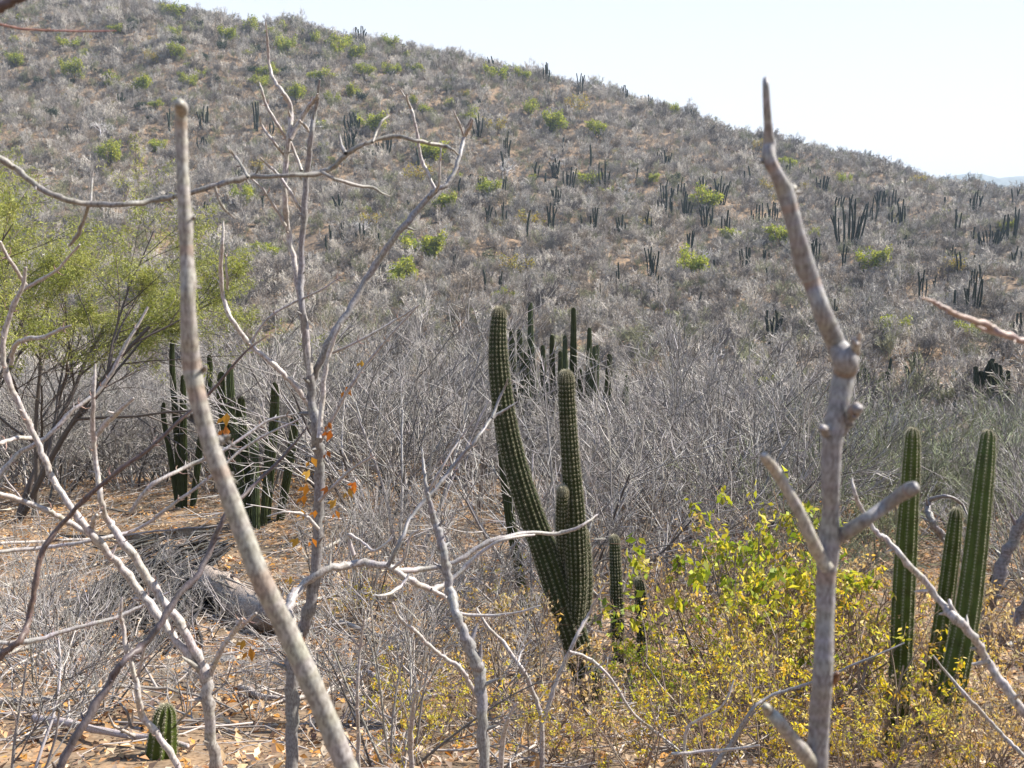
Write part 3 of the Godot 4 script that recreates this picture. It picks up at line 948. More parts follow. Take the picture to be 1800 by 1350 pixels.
func build_leafy_near() -> void:
	# the feathery tree at left
	rg.seed = 77
	var root := base_point(-10, 900, 15.5)
	var gr := grow({"stems": 9, "tilt": [0.08, 0.8], "len": 3.1, "r": 0.038, "segs": [6, 5, 4, 4], "kids": [6, 6, 5], "lenf": 0.62, "wob": 0.16, "up": [0.03, 0.0, -0.02, -0.03], "ang": [0.35, 0.85], "sides": [7, 5, 3, 3], "split": 2, "tone": Color(0.12, 0.1, 0.09), "rmin": 0.004, "foot": 0.4})
	var lb := MB.new()
	gr.tips = gr.tips.filter(func(tp): return (tp[0][0] as Vector3).y > 1.9 + rg.randf() * 0.5)
	leaves_on(lb, gr.tips, 110, 0.06, 0.0095, [Color(0.3, 0.32, 0.08), Color(0.24, 0.27, 0.07), Color(0.38, 0.38, 0.13), Color(0.18, 0.2, 0.06)], 0.35, 0.07)
	var o := thing("feathery_tree", root, "feathery bright green tree with dark boughs at the left edge", "tree")
	part("trunk", gr.br.mesh(M.branch_bark), o)
	part("twigs", gr.tw.mesh(M.twig), o)
	var fo := part("crown", lb.mesh(M.leaf), o)
	fo.set_meta("kind", "stuff")
	o.basis = Basis(Vector3.UP, 0.6).scaled(Vector3(1.25, 1.22, 1.25))
	# yellow and green shrubs lower right
	var yel := [Color(0.64, 0.5, 0.03), Color(0.6, 0.52, 0.06), Color(0.6, 0.38, 0.05), Color(0.46, 0.45, 0.05), Color(0.64, 0.52, 0.2)]
	var tan := [Color(0.5, 0.35, 0.19), Color(0.55, 0.42, 0.27), Color(0.58, 0.38, 0.1), Color(0.48, 0.4, 0.3)]
	var gre := [Color(0.3, 0.34, 0.03), Color(0.38, 0.38, 0.04), Color(0.2, 0.27, 0.03), Color(0.48, 0.42, 0.05)]
	var sets := []
	for pal in [yel, yel, yel, tan, tan, gre, gre]:
		var q := grow({"stems": 7, "tilt": [0.1, 0.8], "len": 0.85, "r": 0.011, "segs": [5, 4, 3, 2], "kids": [5, 4, 3], "lenf": 0.52, "wob": 0.15, "up": [0.02, 0.02, 0.0, 0.0], "ang": [0.35, 0.85], "sides": [5, 4, 3, 3], "split": 2, "tone": Color(0.2, 0.16, 0.13), "rmin": 0.0022, "foot": 0.15})
		var l2 := MB.new()
		var is_green: bool = pal == gre
		var is_tan: bool = pal == tan
		leaves_on(l2, q.tips, 6 if is_green else 4 if is_tan else 6, 0.055 if is_green else 0.04, 0.03 if is_green else 0.017, pal, 0.5 if is_green else 0.8, 0.02, 0.42 if is_green else 0.5 if is_tan else 0.33)
		for e in q.tw.v.size(): pass
		var both: MB = q.br
		sets.append([both.mesh(M.twig), q.tw.mesh(M.twig_brown), l2.mesh(M.leaf)])
	var spots := [[1200, 1420, 5.2, 0.6, 0, "yellow leafed shrub at the bottom edge, left of the knobbly stem"], [1330, 1430, 5.0, 0.8, 1, "yellow leafed shrub directly behind the knobbly stem foot"], [1290, 1300, 6.2, 0.8, 2, "yellow leafed shrub behind the short stub of the knobbly stem"], [1500, 1420, 5.2, 0.85, 0, "yellow leafed shrub right beside the knobbly stem foot"], [1560, 1400, 5.0, 0.55, 1, "yellow leafed shrub in front of the left green cactus"], [1550, 1290, 6.3, 0.85, 2, "yellow leafed shrub between knobbly stem and green cacti"], [1720, 1400, 5.4, 0.8, 3, "tan leafed shrub in the bottom right corner"], [1740, 1350, 4.9, 0.5, 4, "tan leafed shrub in front of the right-hand cactus"], [1400, 1230, 6.9, 1.2, 3, "tan leafed shrub left behind the knobbly stem"], [1480, 1200, 7.4, 1.1, 4, "tan and yellow shrub right behind the knobbly stem"], [1790, 1240, 6.6, 1.0, 4, "dry tan shrub at the right edge below the grey limb"], [1185, 1340, 5.9, 0.42, 5, "green leafed shrub hiding the short cactus columns"], [1120, 1270, 6.3, 0.45, 6, "green leafed shrub at the foot of the leaning cactus"], [1290, 1200, 6.9, 1.2, 5, "tall green leafed shrub left of the knobbly stem"], [1375, 1140, 7.4, 1.15, 6, "tall yellow-green shrub behind the pale broken side stub"], [1400, 1330, 5.9, 0.95, 0, "low yellow shrub squeezed behind the knobbly stem"], [1300, 1250, 6.6, 0.65, 2, "low yellow shrub below the tall green leafed shrub"], [800, 1400, 5.0, 0.5, 1, "low yellow-green plant at the bottom edge left of centre"], [690, 1380, 5.3, 0.42, 2, "low yellow-green plant beside the cut grey stem"], [900, 1300, 6.2, 0.7, 4, "thin orange-leaved shrub left of the leaning cactus"], [960, 1390, 5.2, 0.75, 3, "thin dry shrub at the bottom edge in the centre"], [880, 1110, 8.6, 0.75, 1, "thin yellow shrub behind the arching branch"], [760, 1250, 6.6, 0.6, 3, "small tan shrub on the litter left of centre"], [1180, 1130, 8.0, 0.9, 4, "pale tan shrub right behind the short cactus columns"], [1130, 1480, 4.4, 0.5, 1, "yellow leafed plant low at the bottom edge under the green leaves"], [1240, 1480, 4.3, 0.52, 0, "yellow leafed plant at the bottom edge left of the knobbly stem foot"], [1340, 1470, 4.5, 0.5, 2, "yellow leafed plant at the bottom edge behind the lowest stub"], [1520, 1480, 4.3, 0.5, 2, "yellow leafed plant at the bottom edge right of the knobbly stem foot"], [1610, 1470, 4.5, 0.5, 0, "yellow leafed plant at the bottom edge below the left green cactus"], [1700, 1480, 4.4, 0.5, 4, "tan leafed plant at the bottom edge below the thick green cactus"], [1790, 1480, 4.4, 0.5, 3, "tan leafed plant at the very bottom right corner"], [1020, 1470, 4.5, 0.42, 3, "tan leafed plant at the bottom edge in the centre"], [930, 1480, 4.4, 0.4, 2, "sparse yellow plant at the bottom edge left of centre"], [740, 1480, 4.4, 0.36, 1, "sparse yellow plant at the bottom edge beside the split stem"], [640, 1110, 9.5, 0.5, 1, "small yellow plant right of the thin forked tree"]]
	for e in spots:
		var p := base_point(e[0], e[1], e[2])
		var kind: int = e[4]
		var what: String = ["yellow_shrub", "yellow_shrub", "yellow_shrub", "tan_shrub", "tan_shrub", "green_shrub", "green_shrub"][kind]
		var s := thing(what, p, e[5], "shrub", "leafy shrubs in front of the cacti")
		part("branches", sets[kind][0], s)
		part("twigs", sets[kind][1], s)
		var f := part("foliage", sets[kind][2], s)
		f.set_meta("kind", "stuff")
		var sc: float = e[3]
		s.basis = Basis(Vector3.UP, rg.randf() * TAU).scaled(Vector3(sc, sc * rg.randf_range(0.95, 1.1), sc))

# ---------------------------------------------------------------- what lies about
func build_floor_debris() -> void:
	var lb := MB.new()
	lb.leaf(Vector3.ZERO, Vector3(0, 0.12, 1).normalized(), Vector3.RIGHT, 0.05, 0.026, 0.35, Color.WHITE)
	lb.leaf(Vector3(0.0, 0.004, 0.05), Vector3(0, 0.5, 0.8).normalized(), Vector3.RIGHT, 0.014, 0.014, 0.3, Color.WHITE)
	var leafm := lb.mesh(M.dry_leaf)
	var pal := [Color(0.42, 0.26, 0.13), Color(0.5, 0.36, 0.22), Color(0.3, 0.17, 0.09), Color(0.6, 0.48, 0.34), Color(0.36, 0.3, 0.24), Color(0.5, 0.25, 0.06), Color(0.16, 0.1, 0.07), Color(0.2, 0.15, 0.12)]
	var list := []
	for k in 95000:
		var d := pow(rg.randf(), 0.7) * 22.0 + 3.5
		var x := rg.randf_range(-0.8, 0.8) * d
		var p := on_ground(x, d) + Vector3.UP * 0.006
		var s := rg.randf_range(0.6, 1.6)
		var b := Basis(Vector3.UP, rg.randf() * TAU) * Basis(Vector3(1, 0, 0), rg.randf_range(-0.5, 0.5)) * Basis(Vector3(0, 0, 1), rg.randf_range(-0.6, 0.6))
		list.append([Transform3D(b.scaled_local(Vector3(s, s, s)), p), vary(pal[rg.randi() % pal.size()], 0.2)])
	var o := thing("leaf_litter", Vector3.ZERO, "curled tan and orange leaf litter on the near ground", "leaf litter", "", "stuff")
	many(o, "litter", leafm, list)
	# fallen twigs, in a few bent shapes
	o = thing("fallen_twigs", Vector3.ZERO, "pale fallen twigs scattered over the near ground", "twigs", "", "stuff")
	for v in 5:
		var mb := MB.new()
		var pts := [Vector3(-0.5, 0.01, 0)]
		for k in 7: pts.append((pts[-1] as Vector3) + Vector3(0.13, rg.randf_range(-0.01, 0.014), rg.randf_range(-0.075, 0.075)))
		mb.tube(pts, [0.0065, 0.006, 0.006, 0.005, 0.005, 0.004, 0.003, 0.002], 5, Color(0.4, 0.36, 0.33))
		for k in 4:
			var q: Vector3 = pts[2 + k]
			var e := q + Vector3(rg.randf_range(0.08, 0.25), rg.randf_range(0.0, 0.1), rg.randf_range(-0.2, 0.2))
			mb.tube([q, q.lerp(e, 0.5) + rdir() * 0.02, e], [0.004, 0.003, 0.0015], 4, Color(0.36, 0.32, 0.29))
		var l2 := []
		for k in 240:
			var d := pow(rg.randf(), 0.8) * 17.0 + 4.0
			var x := rg.randf_range(-0.55, 0.3) * d
			var s := rg.randf_range(0.3, 1.25)
			l2.append([Transform3D(Basis(Vector3.UP, rg.randf() * TAU).scaled(Vector3(s, s, s)) * Basis(Vector3.BACK, rg.randf_range(-0.15, 0.15)), on_ground(x, d) + Vector3.UP * 0.02), Color.WHITE.darkened(rg.randf() * 0.5)])
		many(o, "twig_scatter", mb.mesh(M.twig), l2)
	# long pale branches lying on the ground
	var fb_spots := [[[0, 965], [150, 955], [300, 940], [460, 925]], [[0, 1035], [120, 1010], [250, 985], [420, 962]], [[0, 1250], [110, 1245], [220, 1232], [330, 1236], [420, 1262]], [[0, 905], [110, 890], [230, 905]], [[60, 1290], [190, 1302], [330, 1330]], [[130, 1080], [230, 1090], [330, 1050]], [[600, 1105], [700, 1140], [770, 1150]], [[520, 1075], [600, 1050], [680, 1060]], [[0, 1160], [80, 1150], [170, 1170]], [[420, 1215], [500, 1240], [600, 1230]], [[640, 1200], [740, 1230], [860, 1215]], [[560, 975], [650, 940], [740, 950]]]
	var fb_words := ["topmost long fallen branch below the slim cacti", "long fallen branch running beside the dead cactus top", "long pale fallen branch above the stout cactus top", "short fallen branch high at the left edge", "fallen branch just above the bottom left corner", "fallen branch lying across the dead cactus", "fallen branch right of the forked tree foot", "fallen branch at the end of the log", "short fallen branch at the left edge below the dead cactus", "fallen branch under the cut grey stem", "fallen branch left of the split grey stem", "fallen branch behind the arching branch"]
	for k in fb_spots.size():
		var raw: Array = fb_spots[k]
		var g0 := ground_under(raw[0][0], raw[0][1])
		var p3 := []
		for q in raw.size():
			var gp := ground_under(raw[q][0], raw[q][1])
			p3.append([gp - g0 + Vector3(0, 0.03 + 0.06 * rg.randf(), 0), 0.022 * (1.0 - 0.2 * q)])
		var sp := smooth_path(p3, 6)
		var fm := MB.new()
		var pp := []
		var rr := []
		for q in sp:
			pp.append(q[0] + rdir() * 0.008)
			rr.append(q[1])
		fm.tube(pp, rr, 7, vary(Color(0.4, 0.37, 0.35), 0.2), true)
		var fo := thing("fallen_branch", g0, fb_words[k], "branch", "fallen branches on the litter")
		part("limb", fm.mesh(M.branch_bark), fo)
		for q in 5:
			var j := rg.randi_range(3, pp.size() - 3)
			var tm := MB.new()
			var q0: Vector3 = pp[j]
			var e1 := q0 + Vector3(rg.randf_range(-0.35, 0.35), rg.randf_range(0.05, 0.3), rg.randf_range(-0.3, 0.3))
			tm.tube([q0, q0.lerp(e1, 0.5) + rdir() * 0.04, e1], [0.009, 0.007, 0.003], 5, Color(0.42, 0.39, 0.37))
			part("side_twig", tm.mesh(M.branch_bark), fo)
	# the fallen log
	var a := base_point(355, 1005, 10.6)
	var b2 := base_point(485, 1140, 8.9)
	o = thing("fallen_log", b2, "weathered fallen log with splintered end behind the cut grey stem", "log")
	var lp := []
	var lr := []
	for k in 15:
		var f := k / 14.0
		lp.append(a.lerp(b2, f) - b2 + Vector3(0, 0.17 + 0.03 * sin(f * 7.0), 0))
		lr.append(0.15 + 0.03 * f + 0.015 * sin(f * 11.0))
	var mb2 := MB.new()
	mb2.tube(lp, lr, 22, Color(0.4, 0.34, 0.29), true, pn, 0.5)
	part("trunk", mb2.mesh(M.dead_wood), o)
	for k in 26:
		var fb := MB.new()
		var f := rg.randf()
		var c := a.lerp(b2, f) - b2 + Vector3(0, 0.17, 0)
		var al := (b2 - a).normalized()
		var an := rg.randf_range(-1.5, 1.5)
		var sd := al.cross(Vector3.UP).normalized()
		var off := (Vector3.UP * cos(an) + sd * sin(an)) * 0.175
		var l := rg.randf_range(0.15, 0.5)
		fb.tube([c + off - al * l, c + off * 1.06, c + off * rg.randf_range(1.0, 1.25) + al * l], [0.004, 0.014, 0.003], 4, vary(Color(0.36, 0.31, 0.27), 0.35))
		part("splinter", fb.mesh(M.dead_wood), o)
	# dead dark cactus skeleton
	o = thing("dead_cactus", base_point(265, 1090, 9.4), "collapsed dead cactus with blackened ribs on the litter", "dead cactus")
	for e in [[[400, 985], [270, 1060]], [[380, 960], [230, 1010]], [[330, 1000], [130, 1070]], [[300, 1040], [190, 1160]], [[340, 1030], [215, 1120]], [[280, 960], [120, 1010]], [[360, 1060], [250, 1180]], [[210, 1050], [90, 1120]], [[300, 990], [180, 1090]]]:
		var s0 := ground_under(e[0][0], e[0][1]) - o.position + Vector3(0, rg.randf_range(0.05, 0.22), 0)
		var s1 := ground_under(e[1][0], e[1][1]) - o.position + Vector3(0, rg.randf_range(0.02, 0.14), 0)
		var mb := MB.new()
		var ax := (s1 - s0).normalized()
		var n1 := ax.cross(Vector3.UP).normalized()
		var n2 := ax.cross(n1)
		for k in 13:
			var an := TAU * k / 13.0 + rg.randf()
			var of := (n1 * cos(an) + n2 * sin(an)) * rg.randf_range(0.03, 0.12)
			mb.tube([s0 + of, s0.lerp(s1, 0.3) + of * 1.1 + rdir() * 0.09, s0.lerp(s1, rg.randf_range(0.5, 0.7)) + of + rdir() * 0.14, s0.lerp(s1, rg.randf_range(0.8, 1.1)) + of * 1.6 + rdir() * 0.2], [0.012, 0.017, 0.013, 0.004], 5, vary(Color(0.04, 0.037, 0.036), 0.8))
		part("fallen_stem", mb.mesh(M.dead_wood), o)
	# rocks
	for e in [[400, 1165, 30, "grey rock below the fallen log end"], [425, 1170, 22, "small rock touching the grey rock under the log"], [620, 1180, 30, "flat grey rock right of the cut stem"], [715, 1180, 26, "pale rock on the litter left of centre"], [545, 1125, 24, "rock at the foot of the thin forked tree"], [330, 1185, 20, "small rock left of the log end"]]:
		var g := ground_under(e[0], e[1])
		var r: float = e[2] * 0.5 * -g.z / F
		var sph := SphereMesh.new()
		sph.radial_segments = 12
		sph.rings = 7
		var ar := sph.get_mesh_arrays()
		var vs: PackedVector3Array = ar[Mesh.ARRAY_VERTEX]
		var off := rg.randf() * 90.0
		for k in vs.size():
			var q := vs[k] * 2.0
			var cell := q * (1.0 + 0.35 * pn.get_noise_3dv(q * 1.1 + Vector3(off, 0, 0)))
			vs[k] = Vector3(cell.x * 1.1, clampf(cell.y, -0.7, 0.6) * 0.8, cell.z) * r
		var st := SurfaceTool.new()
		for k in ar[Mesh.ARRAY_INDEX].size():
			st_begin(st, k)
			st.set_color(Color(0.2, 0.195, 0.19))
			st.add_vertex(vs[ar[Mesh.ARRAY_INDEX][k]])
		st.generate_normals()
		var rm := st.commit()
		rm.surface_set_material(0, M.rock_face)
		var ro := part("rock", rm, self)
		ro.position = g + Vector3(0, r * 0.25, 0)
		tag(ro, e[3], "rock", "rocks on the litter")

func st_begin(st: SurfaceTool, k: int) -> void:
	if k == 0:
		st.begin(Mesh.PRIMITIVE_TRIANGLES)
		st.set_smooth_group(-1)

# ---------------------------------------------------------------- foreground stems
func build_foreground() -> void:
	var bk := Color(0.28, 0.272, 0.25)
	var pale := Color(0.42, 0.4, 0.39)
	var grey := Color(0.25, 0.25, 0.258)
	# the cut stem at left
	var o := thing("bare_sapling", base_point(690, 1500, 1.12), "thick pale grey stem with cut top curving up at left", "stem", "bare stems close to the camera")
	limb(o, "stem", [[740, 1640, 42.1], [680, 1500, 42.1], [640, 1410, 40.6], [610, 1350, 40.6], [575, 1265, 40.6], [540, 1185, 40.6], [500, 1100, 39], [460, 1020, 38.2], [427, 935, 35.9], [397, 855, 32.8], [368, 775, 32], [346, 690, 31.2], [337, 640, 32.8], [333, 590, 29.6], [330, 520, 25.7], [331, 495, 28.1], [328, 440, 23.4], [326, 388, 25], [323, 340, 21.8], [320, 265, 21.1], [318, 205, 21.1], [319, 190, 23.4], [316, 182, 17.2]], 1.12, 1.1, bk * 1.15, "stem_bark", 20, 8, 0.08, 0.0, [8.0, 10.3, 12.0, 13.0, 17.0, 20.7])
	for e in [[[338, 735, 18.7], [352, 728, 12.5], [358, 722, 6.2]], [[384, 775, 18.7], [397, 770, 10.9], [403, 766, 4.7]], [[345, 655, 18.7], [356, 650, 10.9], [362, 645, 4.7]], [[330, 505, 17.2], [340, 500, 10.9], [346, 496, 4.7]], [[395, 838, 20.3], [404, 835, 10.9], [409, 832, 3.9]], [[330, 388, 15.6], [337, 384, 9.4], [342, 381, 3.9]]]:
		limb(o, "bud", e, 1.118, 1.112, bk, "stem_bark", 8, 4)
	# the knobbly stem at right
	o = thing("bare_sapling", base_point(1425, 1560, 1.05), "knobbly grey stem with broken side stubs standing at right", "stem", "bare stems close to the camera")
	limb(o, "stem", [[1420, 1650, 44], [1428, 1480, 42.2], [1435, 1350, 40.5], [1440, 1265, 38.7], [1446, 1185, 37], [1450, 1090, 33.4], [1452, 1010, 35.2], [1456, 965, 40.5], [1460, 900, 31.7], [1460, 840, 33.4], [1464, 765, 37], [1476, 700, 37], [1484, 655, 40.5], [1486, 632, 44], [1470, 605, 35.2], [1447, 552, 32.6], [1428, 498, 30.8], [1413, 462, 35.2], [1400, 410, 29], [1388, 365, 29], [1380, 338, 31.7], [1366, 308, 22.9], [1352, 278, 23.8], [1352, 255, 22.9], [1351, 235, 15.8], [1348, 190, 13.2], [1346, 150, 11.4], [1346, 140, 10.6]], 1.05, 1.0, grey * 1.05, "stem_bark", 20, 8, 0.08, 0.0, [7.0, 13.5, 17.0, 20.0, 22.5])
	limb(o, "side_branch", [[1455, 1000, 22.9], [1440, 975, 24.6], [1425, 945, 22.9], [1400, 890, 21.1], [1368, 835, 20.2], [1348, 808, 19.4], [1342, 800, 15.8]], 1.04, 0.98, bk * 1.35, "stem_bark", 14, 6)
	limb(o, "side_branch", [[1455, 955, 26.4], [1480, 940, 26.4], [1520, 915, 24.6], [1555, 890, 22.9], [1580, 872, 23.8], [1598, 861, 28.2], [1610, 856, 22.9]], 1.04, 1.0, grey * 0.95, "stem_bark", 14, 6, 0.08, 0.0, [5.0])
	limb(o, "side_branch", [[1435, 1350, 29.9], [1412, 1322, 28.2], [1390, 1295, 24.6], [1368, 1268, 24.6], [1352, 1250, 21.1], [1346, 1242, 14.1]], 1.05, 1.0, bk * 1.2, "stem_bark", 14, 6)
	limb(o, "spur", [[1488, 640, 29.9], [1500, 615, 21.1], [1508, 595, 12.3], [1512, 585, 3.5]], 1.03, 1.0, pale, "stem_bark", 10, 5)
	limb(o, "stub", [[1470, 765, 22.9], [1488, 742, 21.1], [1500, 725, 21.1], [1508, 716, 19.4]], 1.03, 1.0, grey, "stem_bark", 10, 5, 0.08, 0.0, [2.5])
	limb(o, "stub", [[1466, 770, 21.1], [1453, 760, 17.6], [1446, 753, 14.1]], 1.03, 1.0, grey, "stem_bark", 10, 5)
	limb(o, "stub", [[1382, 345, 21.1], [1390, 336, 15.8], [1395, 330, 12.3]], 1.03, 1.0, bk, "stem_bark", 10, 5)
	limb(o, "stub", [[1352, 272, 17.6], [1343, 281, 11.4], [1339, 285, 7]], 1.01, 1.0, bk, "stem_bark", 10, 5)
	limb(o, "stub", [[1452, 1200, 26.4], [1466, 1193, 15.8], [1472, 1186, 10.6]], 1.04, 1.03, Color(0.25, 0.13, 0.07), "stem_bark", 10, 5)
	# the curved thin branch across the upper left
	o = thing("arching_branch", base_point(-560, 1500, 1.9), "thin brown branch sagging across the upper left", "branch")
	limb(o, "branch", [[-560, 1500, 24], [-520, 900, 20], [-420, 420, 17], [-260, 230, 15], [-80, 238, 12], [0, 280, 11], [35, 302, 10], [70, 331, 10], [112, 349, 10], [160, 358, 10], [220, 359, 9], [270, 353, 9], [312, 345, 9], [370, 329, 9], [430, 313, 10], [440, 310, 8], [500, 309, 7], [562, 304, 9], [590, 290, 8], [610, 270, 9], [640, 253, 7], [692, 240, 8], [730, 247, 6], [780, 256, 7], [795, 263, 4], [806, 272, 3]], 1.9, 2.15, bk * 0.9, "branch_bark", 10, 5, 0.12)
	for e in [[[436, 312, 6], [425, 292, 5], [412, 272, 4], [404, 262, 2]], [[566, 303, 7], [590, 315, 6], [630, 326, 6], [655, 330, 5], [672, 340, 4], [686, 345, 2]], [[608, 270, 8], [600, 255, 5], [597, 235, 3]], [[655, 250, 5], [663, 230, 4], [672, 213, 4], [684, 203, 2]], [[156, 360, 7], [148, 385, 6], [138, 410, 8], [122, 432, 5]], [[378, 328, 5], [385, 350, 4], [396, 370, 4], [415, 384, 2]], [[306, 346, 8], [290, 350, 6], [275, 356, 3]], [[160, 358, 4], [162, 320, 3], [163, 300, 2]]]:
		limb(o, "twig", e, 2.0, 2.05, bk, "branch_bark", 6, 3, 0.1)
	# the thin forked tree
	o = thing("forked_sapling", base_point(512, 1420, 3.6), "thin bare forked tree with orange leaves left of centre", "tree")
	limb(o, "trunk", [[512, 1480, 24], [515, 1350, 23], [513, 1230, 23], [518, 1140, 24], [540, 1085, 22], [552, 1010, 20], [561, 900, 18], [562, 820, 19], [556, 760, 18], [548, 700, 16], [545, 650, 14]], 3.6, 3.5, grey * 0.85, "branch_bark", 12, 6, 0.14)
	var boughs := [
		[[[546, 670, 13], [537, 600, 12], [531, 540, 11], [529, 480, 11], [533, 400, 10], [540, 300, 10], [547, 240, 9], [555, 195, 7], [562, 140, 4]], 3.5, 3.4, grey],
		[[[546, 660, 12], [535, 570, 11], [521, 480, 10], [507, 410, 10], [501, 350, 9], [503, 290, 9], [508, 240, 9], [511, 192, 8], [497, 163, 8], [482, 142, 6], [473, 110, 5], [470, 70, 4], [467, 38, 2]], 3.5, 3.5, pale],
		[[[551, 668, 12], [575, 606, 12], [612, 548, 11], [650, 480, 11], [700, 410, 11], [742, 362, 10], [766, 335, 9], [788, 322, 8], [808, 276, 7], [816, 240, 6], [829, 208, 3]], 3.5, 3.7, grey * 1.05],
		[[[766, 335, 7], [752, 305, 6], [741, 280, 6], [734, 240, 5], [724, 195, 5], [716, 178, 4], [704, 158, 2]], 3.65, 3.7, pale],
		[[[550, 722, 12], [522, 682, 9], [490, 650, 9], [440, 605, 8], [408, 562, 8], [392, 522, 8], [388, 470, 7], [391, 430, 6], [393, 388, 3]], 3.5, 3.3, pale * 1.1],
		[[[561, 770, 10], [566, 710, 9], [572, 650, 8], [584, 606, 7], [600, 570, 4]], 3.48, 3.45, pale * 1.15]]
	for e in boughs:
		limb(o, "bough", e[0], e[1], e[2], e[3], "branch_bark", 9, 5, 0.14)
	for e in [[[530, 300, 6], [516, 262, 5], [492, 225, 5], [468, 185, 5], [461, 160, 4], [456, 145, 2]], [[500, 272, 6], [480, 248, 5], [461, 222, 4], [456, 204, 2]], [[502, 398, 6], [488, 372, 5], [462, 332, 4], [440, 312, 3], [420, 285, 3], [402, 263, 2]], [[531, 372, 6], [515, 345, 5], [492, 310, 5], [470, 290, 4], [457, 276, 2]], [[510, 245, 9], [528, 212, 8], [545, 185, 8], [556, 172, 7], [558, 165, 4]], [[550, 240, 6], [540, 226, 5], [527, 212, 4]], [[815, 240, 4], [808, 218, 4], [797, 194, 2]], [[818, 238, 7], [826, 222, 6], [831, 210, 3]], [[722, 190, 5], [715, 172, 4], [716, 165, 3]], [[766, 336, 5], [772, 318, 4], [776, 250, 3]], [[400, 508, 5], [399, 480, 4], [396, 445, 2]], [[562, 880, 8], [590, 850, 6], [625, 820, 5], [660, 800, 3]], [[560, 930, 7], [535, 905, 6], [500, 900, 4], [470, 908, 3]], [[440, 605, 5], [470, 560, 4], [520, 530, 4], [560, 512, 3], [600, 486, 2]], [[585, 620, 5], [630, 600, 4], [700, 560, 4], [738, 536, 2]], [[556, 790, 7], [610, 690, 6], [660, 620, 5], [735, 537, 3]]]:
		limb(o, "twig", e, 3.5, 3.4, pale, "branch_bark", 6, 4, 0.12, 0.12)
	# its last leaves
	for e in [[608, 690, 22], [582, 768, 26], [578, 750, 18], [548, 815, 24], [545, 835, 22], [575, 800, 16], [540, 862, 26], [536, 880, 24], [592, 888, 24], [612, 868, 20], [590, 905, 18], [625, 858, 24], [530, 905, 22], [575, 862, 20], [400, 740, 30], [397, 760, 26], [622, 862, 18], [548, 955, 20], [525, 955, 24], [510, 1020, 18], [535, 1130, 24], [572, 1215, 26], [430, 1135, 24], [440, 1150, 28], [555, 905, 18], [636, 640, 16]]:
		var mb := MB.new()
		var p := at(e[0], e[1], 3.45) - o.position
		var l: float = e[2] * 3.45 / F
		var col := vary([Color(0.46, 0.2, 0.03), Color(0.38, 0.14, 0.03), Color(0.48, 0.28, 0.05)][rg.randi() % 3], 0.2)
		var d := (Vector3(rg.randf_range(-0.6, 0.6), -1.0, rg.randf_range(-0.5, 0.5))).normalized()
		var sd := d.cross(Vector3(rg.randf_range(-0.6, 0.6), 0.1, 1.0)).normalized()
		mb.leaf(p + Vector3(0, l * 0.5, 0), d, sd, l, l * 0.5, 0.35, col)
		mb.leaf(p + Vector3(0, l * 0.2, 0) + sd * l * 0.2, (d + sd).normalized(), (sd - d).normalized(), l * 0.6, l * 0.3, 0.3, col)
		part("leaf", mb.mesh(M.dry_leaf), o)
	# long branch low across the middle
	o = thing("sprawling_branch", base_point(495, 1200, 3.3), "crooked bare branch sprawling from forked tree foot to the leaning cactus", "branch")
	limb(o, "branch", [[517, 1140, 16], [508, 1090, 18], [512, 1055, 18], [532, 1030, 16], [570, 1001, 14], [605, 996, 14], [640, 989, 14], [680, 995, 13], [705, 1002, 11], [745, 1000, 9], [800, 988, 9], [845, 960, 9], [880, 946, 9], [930, 937, 8], [980, 938, 7], [1018, 926, 6], [1050, 905, 4]], 3.4, 4.0, pale * 0.9, "branch_bark", 10, 5, 0.14)
	limb(o, "branch", [[690, 1000, 11], [725, 1020, 11], [757, 1035, 11], [790, 1022, 8], [840, 975, 7], [885, 948, 6], [940, 940, 4]], 3.5, 3.8, pale, "branch_bark", 9, 5, 0.14)
	limb(o, "branch", [[758, 1036, 8], [785, 1052, 7], [800, 1075, 6], [850, 1082, 6], [900, 1078, 4], [950, 1065, 3]], 3.6, 3.6, pale * 1.1, "branch_bark", 8, 4, 0.14)
	limb(o, "branch", [[682, 994, 9], [705, 950, 8], [725, 905, 7], [765, 860, 7], [800, 815, 7], [835, 775, 6], [862, 738, 6], [885, 722, 5], [910, 706, 2]], 3.5, 3.9, grey, "branch_bark", 8, 5, 0.14, 0.1)
	limb(o, "branch", [[865, 735, 6], [876, 705, 5], [888, 680, 4], [893, 665, 2]], 3.8, 3.8, grey, "branch_bark", 8, 4)
	limb(o, "twig", [[622, 975, 8], [612, 940, 7], [640, 955, 5], [660, 968, 5], [690, 945, 4]], 3.5, 3.4, pale * 1.15, "branch_bark", 7, 4)
	limb(o, "twig", [[690, 1000, 6], [712, 980, 5], [720, 945, 5], [740, 930, 3]], 3.4, 3.3, pale * 1.15, "branch_bark", 7, 4)
	limb(o, "twig", [[720, 1008, 5], [705, 1030, 6], [680, 1045, 6], [655, 1047, 4]], 3.4, 3.3, pale * 1.15, "branch_bark", 7, 4)
	# split grey stem in the centre
	o = thing("bare_sapling", base_point(850, 1480, 3.0), "straight split grey stem rising at bottom centre", "stem")
	limb(o, "stem", [[850, 1540, 20], [850, 1350, 20], [846, 1240, 20], [842, 1180, 22], [836, 1160, 22], [815, 1110, 18], [800, 1070, 17], [790, 1030, 17], [782, 980, 15], [774, 945, 15], [764, 915, 13], [757, 890, 10], [748, 850, 7], [744, 815, 5], [742, 785, 3]], 3.0, 3.2, grey * 1.05, "branch_bark", 12, 6, 0.16)
	limb(o, "twig", [[772, 940, 6], [785, 938, 4], [792, 930, 2]], 3.15, 3.1, pale, "branch_bark", 6, 3)
	limb(o, "twig", [[748, 870, 6], [770, 835, 5], [790, 800, 4], [810, 770, 3], [835, 735, 2]], 3.15, 3.2, pale, "branch_bark", 6, 4, 0.1, 0.1)
